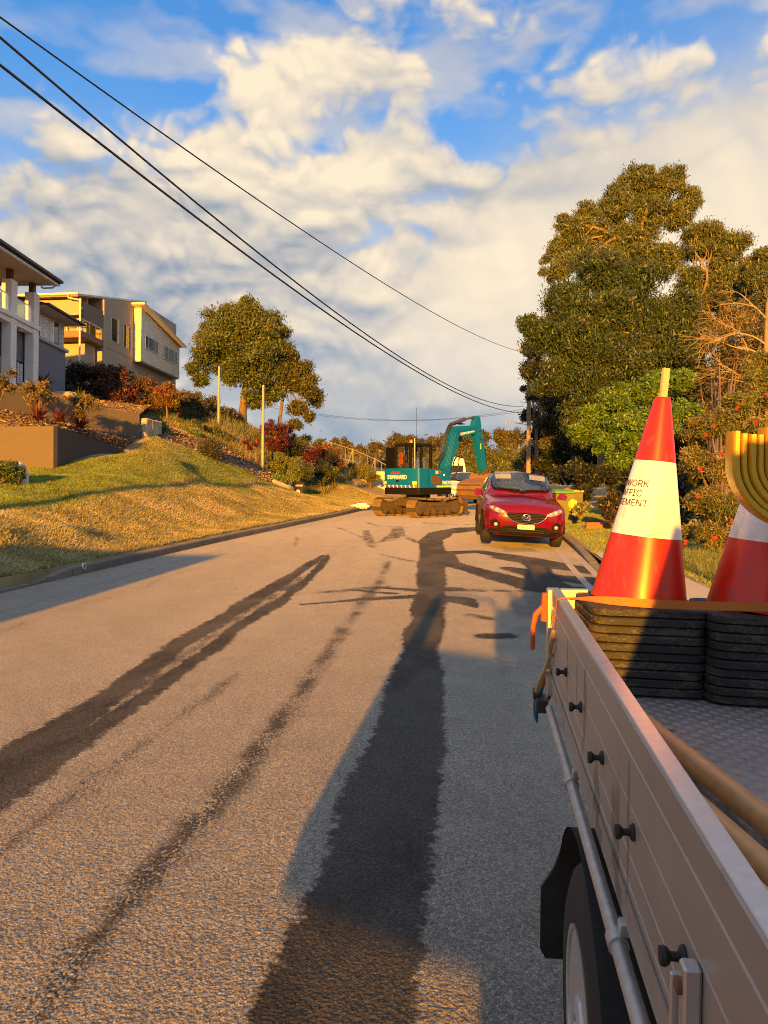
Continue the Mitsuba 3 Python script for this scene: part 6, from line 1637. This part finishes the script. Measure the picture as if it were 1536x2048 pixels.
tree("tree", "bright green feathery tree behind the left cone", "tree", [(5.169, 27.882, 1.022), (5.092, 27.926, 2.160), (5.158, 27.968, 2.861)], .14,
     [(6.502, 28.237, 4.928, 0.701), (5.564, 27.597, 4.591, 0.654), (4.456, 26.929, 4.130, 0.642), (3.689, 26.810, 3.691, 0.574), (4.671, 26.412, 3.287, 0.729), (3.223, 26.723, 3.118, 0.439), (5.800, 27.066, 3.405, 0.743), (3.952, 26.295, 2.758, 0.596), (6.814, 27.721, 3.835, 0.619), (5.169, 26.436, 2.460, 0.662), (4.514, 26.333, 2.047, 0.431), (7.065, 28.818, 5.025, 0.500)],
     64000, .105, BRIGHT, 117, quad=True, lump=(20, .32), shell=.25, droop=.3, squash=.7)
# leafless tree with pale twigs
r = np.random.default_rng(118)
key = thing("bare_tree", "leafless tree with pale golden twigs at the right photo edge", "tree")
ms, tw = [], []


def branch(p, d, L, rad, depth):
    e = p + d * L
    mid = (p + e) / 2 + r.normal(size=3) * L * .06 + np.array([0, 0, .03 * L])
    ms.append(tube(smooth_path([p, mid, e], 5), np.linspace(rad, rad * .6, 5), 6 if depth < 3 else 4, False))
    if depth >= 5:
        return
    for _ in range(3 if depth < 4 else 2):
        nd = unit(d * .9 + r.normal(size=3) * .55 + np.array([-.16, 0, .05 if depth < 2 else -.02]))
        branch(p + (e - p) * r.uniform(.55, 1), nd, L * r.uniform(.62, .85), rad * .58, depth + 1)


b0 = np.array((11.442, 32.741, 1.439))
add(key, "trunk", tube(smooth_path([b0, (11.386, 32.866, 4.254), (11.312, 32.970, 6.667), (11.360, 33.071, 8.678)], 9), np.linspace(.17, .09, 9), 9), PALEBARK, smooth=40)
for p, d, L in (((11.368, 32.845, 3.852), (-.9, -.1, .12), 1.25), ((11.341, 32.898, 5.059), (-.85, -.1, .35), 1.3), ((11.334, 32.954, 6.265), (-.8, .1, .42), 1.25), ((11.310, 32.980, 6.868), (-.75, -.1, .3), 1.3), ((11.344, 33.032, 7.874), (-.5, 0, .5), 1.0), ((11.373, 32.808, 3.048), (-.95, -.2, .0), 1.2), ((11.367, 33.015, 7.472), (.6, 0, .5), 1.0)):
    branch(np.array(p), unit(np.array(d)), L, .045, 1)
add(key, "branches", ms, mat("twig_bark", grainy((.30, .225, .14), .3, 3, 20), .85), smooth=40)
m, c = leaves([(10.817, 33.474, 7.975, 0.818), (9.755, 33.828, 7.661, 0.748), (10.793, 33.902, 6.416, 1.039), (9.975, 33.738, 5.170, 1.039), (9.365, 33.602, 3.925, 0.831), (11.013, 33.812, 3.925, 0.914)], 9000, .09, [(.16, .115, .03), (.13, .10, .026), (.10, .085, .024)], r, shell=.0, aspect=.3)
add(key, "sparse_leaves", m, LEAF, color=c)
BOTTLE = [(.12, .10, .028), (.085, .088, .022), (.16, .13, .042), (.055, .064, .016), (.075, .10, .02), (.20, .165, .06)]
for k, (lab, bl, n, cols) in enumerate([
        ("tall bottlebrush shrub with tan needle leaves and red flowers between the two cones", [(4.537, 16.271, 2.626, 0.443), (4.179, 15.889, 1.915, 0.415), (4.622, 15.537, 1.811, 0.481), (4.149, 15.042, 1.152, 0.430), (4.467, 14.671, 0.982, 0.455), (4.095, 14.401, 0.544, 0.341), (4.501, 14.247, 0.471, 0.318), (4.269, 16.533, 2.492, 0.328), (3.893, 14.782, 0.605, 0.258)], 60000, BOTTLE),
        ("bottlebrush shrub with greener leaves behind the yellow brackets", [(5.299, 16.892, 3.022, 0.499), (5.869, 17.286, 3.419, 0.487), (5.371, 16.465, 2.329, 0.506), (5.735, 16.420, 2.525, 0.503), (5.991, 17.835, 4.019, 0.393), (5.508, 15.839, 1.522, 0.584), (5.171, 15.784, 1.279, 0.429), (5.371, 14.769, 0.619, 0.545)], 52000, [(.08, .11, .022), (.10, .14, .03), (.13, .12, .035), (.06, .08, .02), (.17, .15, .05)])]):
    r = np.random.default_rng(120 + k)
    key = thing("bottlebrush", lab, "shrub")
    cl = lumpy(bl, 12, .34, r)
    m, c = leaves(cl, n, .095, cols, r, aspect=.16, shell=.2, droop=-.15, vary=.4)
    add(key, "foliage", m, LEAF, color=c)
    base = np.array([bl[4][0], bl[4][1], .15])
    add(key, "trunk", cat_([tube(smooth_path([base + (.1 * j, 0, 0), (base + np.array(b[:3])) / 2 + r.normal(size=3) * .08, b[:3]], 6), np.linspace(.04, .012, 6), 6, False) for j, b in enumerate(bl)]), BARK, smooth=40)
FLOWER = plain("flower_red", (.42, .03, .02), .7)
for i, (p, lab) in enumerate(zip([(4.122, 14.995, 2.379), (3.986, 14.746, 1.728), (3.851, 14.404, 1.278), (3.820, 13.458, 0.562), (3.973, 13.369, 0.388), (4.166, 13.617, 0.858), (3.572, 14.129, 0.471), (4.250, 14.591, 2.024)], range(8))):
    r = np.random.default_rng(150 + i)
    d = unit(r.normal(size=3) + np.array([0, -.5, -.6]))
    fl = [tube([np.array(p) + d * t, np.array(p) + d * t + unit(np.cross(d, r.normal(size=3))) * .035], [.003, .002], 3, False) for t in np.linspace(0, .09, 60)]
    add("bottlebrush", "flower", fl + [tube([np.array(p), np.array(p) + d * .09], .012, 6)], FLOWER, kind="stuff")
for i, p in enumerate([(4.915, 15.729, 2.953), (5.522, 16.121, 3.197), (4.429, 15.751, 2.592), (5.208, 15.652, 2.656)]):
    r = np.random.default_rng(160 + i)
    d = unit(r.normal(size=3) + np.array([0, -.5, -.6]))
    fl = [tube([np.array(p) + d * t, np.array(p) + d * t + unit(np.cross(d, r.normal(size=3))) * .035], [.003, .002], 3, False) for t in np.linspace(0, .09, 60)]
    add("bottlebrush_001", "flower", fl + [tube([np.array(p), np.array(p) + d * .09], .012, 6)], FLOWER, kind="stuff")
for k, (lab, bl, n, cols, sz) in enumerate([  # first four: shade under the canopy is put into the leaf colour
        ("shrub, tree shade put into its dark leaf colour, behind the bins under the big tree", [(3.097, 26.645, 1.802, 0.574), (3.462, 25.671, 1.551, 0.584), (3.159, 25.105, 1.076, 0.477), (2.795, 28.617, 1.636, 0.509)], 14000, DARKG_SHADE, .12),
        ("flowering shrub, shade put into its dark leaf colour, with pinkish blooms at the edge of the verge lawn", [(3.346, 21.583, 0.783, 0.300), (3.581, 21.416, 0.885, 0.324), (3.440, 21.077, 0.496, 0.240), (3.769, 21.128, 0.696, 0.266)], 9000, DARKG_SHADE + [(.05, .055, .02), (.10, .04, .05)], .09),
        ("hedge, shade put into its dark leaf colour, below the bright green tree", [(4.188, 26.272, 1.633, 0.563), (4.783, 25.836, 1.470, 0.584), (5.445, 25.416, 1.473, 0.636), (4.924, 24.312, 0.868, 0.549), (5.459, 22.875, 1.058, 0.571), (4.422, 25.266, 1.076, 0.477)], 20000, DARKG_SHADE + [(.028, .036, .012)], .12),
        ("understorey, shade put into its dark leaf colour, behind the bright green tree", [(4.291, 47.018, 2.555, 1.195), (6.364, 47.290, 2.704, 1.494), (8.732, 47.607, 3.002, 1.792), (11.149, 46.925, 3.410, 2.045), (13.450, 46.222, 3.655, 2.000), (15.360, 45.454, 3.608, 1.955), (5.346, 46.225, 4.285, 1.169), (13.451, 48.385, 6.732, 1.494), (15.818, 48.716, 7.329, 1.494)], 42000, DARKG_SHADE + DENSE[2:3], .22),
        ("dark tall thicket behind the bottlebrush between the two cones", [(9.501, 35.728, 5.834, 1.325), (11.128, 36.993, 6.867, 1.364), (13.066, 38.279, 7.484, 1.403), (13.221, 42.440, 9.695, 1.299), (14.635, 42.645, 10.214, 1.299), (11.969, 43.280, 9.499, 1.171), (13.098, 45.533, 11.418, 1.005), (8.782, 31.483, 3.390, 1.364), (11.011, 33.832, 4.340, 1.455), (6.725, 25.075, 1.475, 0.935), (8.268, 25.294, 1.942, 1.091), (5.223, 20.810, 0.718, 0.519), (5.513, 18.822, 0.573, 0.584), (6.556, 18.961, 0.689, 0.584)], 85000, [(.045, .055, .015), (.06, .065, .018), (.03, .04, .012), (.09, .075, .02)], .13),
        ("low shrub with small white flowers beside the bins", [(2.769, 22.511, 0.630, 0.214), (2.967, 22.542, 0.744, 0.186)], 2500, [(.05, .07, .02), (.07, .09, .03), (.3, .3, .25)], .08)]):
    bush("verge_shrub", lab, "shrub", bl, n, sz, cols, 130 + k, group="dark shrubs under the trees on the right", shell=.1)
single("edging_beam", "rust brown timber edging along the back of the verge lawn", "edging", box(2.9, 5.2, 22.1, 22.3, .05, .30, .02), mat("rust_edging", grainy((.26, .12, .05), .3, 3, 30), .85))

# --- wooded hillside beyond the end of the street
r = np.random.default_rng(200)
HB = [(.075, .066, .022), (.065, .06, .02), (.085, .072, .026), (.052, .05, .017)]
HG = [(.085, .095, .022), (.07, .085, .02), (.10, .105, .028), (.058, .07, .017)]
rr2 = np.random.default_rng(201)
names_ = ["leftmost hillside gum just right of the panel fence", "hillside gum above the fence's lower end", "hillside gum left of the excavator cab", "hillside gum directly above the excavator door", "hillside gum behind the excavator beacon", "hillside gum behind the exhaust stack", "hillside gum left of the excavator boom", "hillside gum behind the boom foot", "hillside gum seen under the boom elbow", "hillside gum behind the boom tip",
          "tallest hillside gum right of the stick", "hillside gum left of the street light arm", "olive hillside tree behind the boom's lower half", "olive hillside tree under the boom", "olive hillside tree right of the stick", "olive hillside tree left of the light pole", "olive hillside tree above the white truck", "olive hillside tree seen right of the cab", "olive hillside tree through the cab side window", "olive hillside tree through the cab rear window",
          "olive hillside tree just left of the cab door", "olive hillside tree behind the light pole", "low olive tree over the white vehicle", "low olive tree above the red car roof", "low olive tree above the bucket", "low olive tree beside the tipper truck", "olive hillside tree behind the fence middle", "olive hillside tree at the fence's low end", "gum behind the dark narrow tree", "gum behind the big dense tree"]


HILL = [(-30.656, 147.697, 6.465, 2.532), (-30.151, 168.023, 8.106, 2.429), (-23.505, 148.597, 6.173, 2.143), (-22.886, 163.886, 7.700, 2.357), (-17.427, 149.442, 7.632, 2.532), (-14.778, 159.912, 8.450, 2.701), (-9.988, 150.402, 7.827, 2.338), (-7.695, 165.883, 8.878, 2.571), (-3.617, 151.262, 8.800, 2.727), (-0.048, 161.853, 9.695, 2.701),
        (3.445, 157.260, 9.844, 2.416), (6.235, 152.539, 9.189, 2.143), (-4.655, 120.649, 4.480, 2.338), (-1.540, 119.051, 4.968, 2.299), (1.463, 116.396, 4.733, 2.240), (4.096, 113.684, 4.288, 2.036), (-7.419, 115.209, 3.614, 1.942), (-10.447, 119.872, 3.702, 1.870), (-12.551, 117.565, 3.284, 1.686), (-14.453, 114.285, 3.092, 1.494),
        (-16.600, 110.971, 2.835, 1.309), (6.439, 120.082, 5.197, 1.686), (0.317, 101.007, 2.508, 1.429), (2.836, 99.303, 2.363, 1.400), (-2.580, 100.624, 2.249, 1.299), (-5.587, 102.250, 2.063, 1.192), (-24.551, 128.198, 4.467, 1.688), (-21.188, 123.550, 3.789, 1.461), (11.553, 153.191, 8.605, 2.922), (16.866, 153.870, 8.605, 3.506)]
for (x, y, z, R), lab, k in zip(HILL, names_, range(99)):
    gumlike = k < 12 or k > 27
    bl = [(x, y, z, R * .8)] + [(x + rr2.normal() * R * .6, y + rr2.normal() * R * .3, z + rr2.uniform(-.9, .35) * R, R * rr2.uniform(.4, .65)) for _ in range(5)]
    tree("hillside_tree", lab, "tree", [(x, y, -.5), (x, y, max(z * .6, .5))], .25, bl, 5200, .42 if gumlike else .34, HB if gumlike else HG, 210 + k, lump=(8, .42), tips=5, group="trees on the wooded hillside", shell=.2)
bl = [(x, y, rr2.uniform(2.0, 6.0), rr2.uniform(4, 5.5)) for x, y in zip(np.linspace(-80, 62, 110) + rr2.normal(size=110) * 2, rr2.uniform(165, 200, 110))] + [(x, 128 + rr2.uniform(-6, 6), rr2.uniform(1, 4.5), rr2.uniform(2.5, 3.6)) for x in np.linspace(-52, 30, 60)]
m, c = leaves(bl, 55000, .7, HB, rr2, shell=.2)
note(add(None, "forest", m, LEAF, color=c), "dull brown forest closing the valley behind the hillside trees", "stuff")
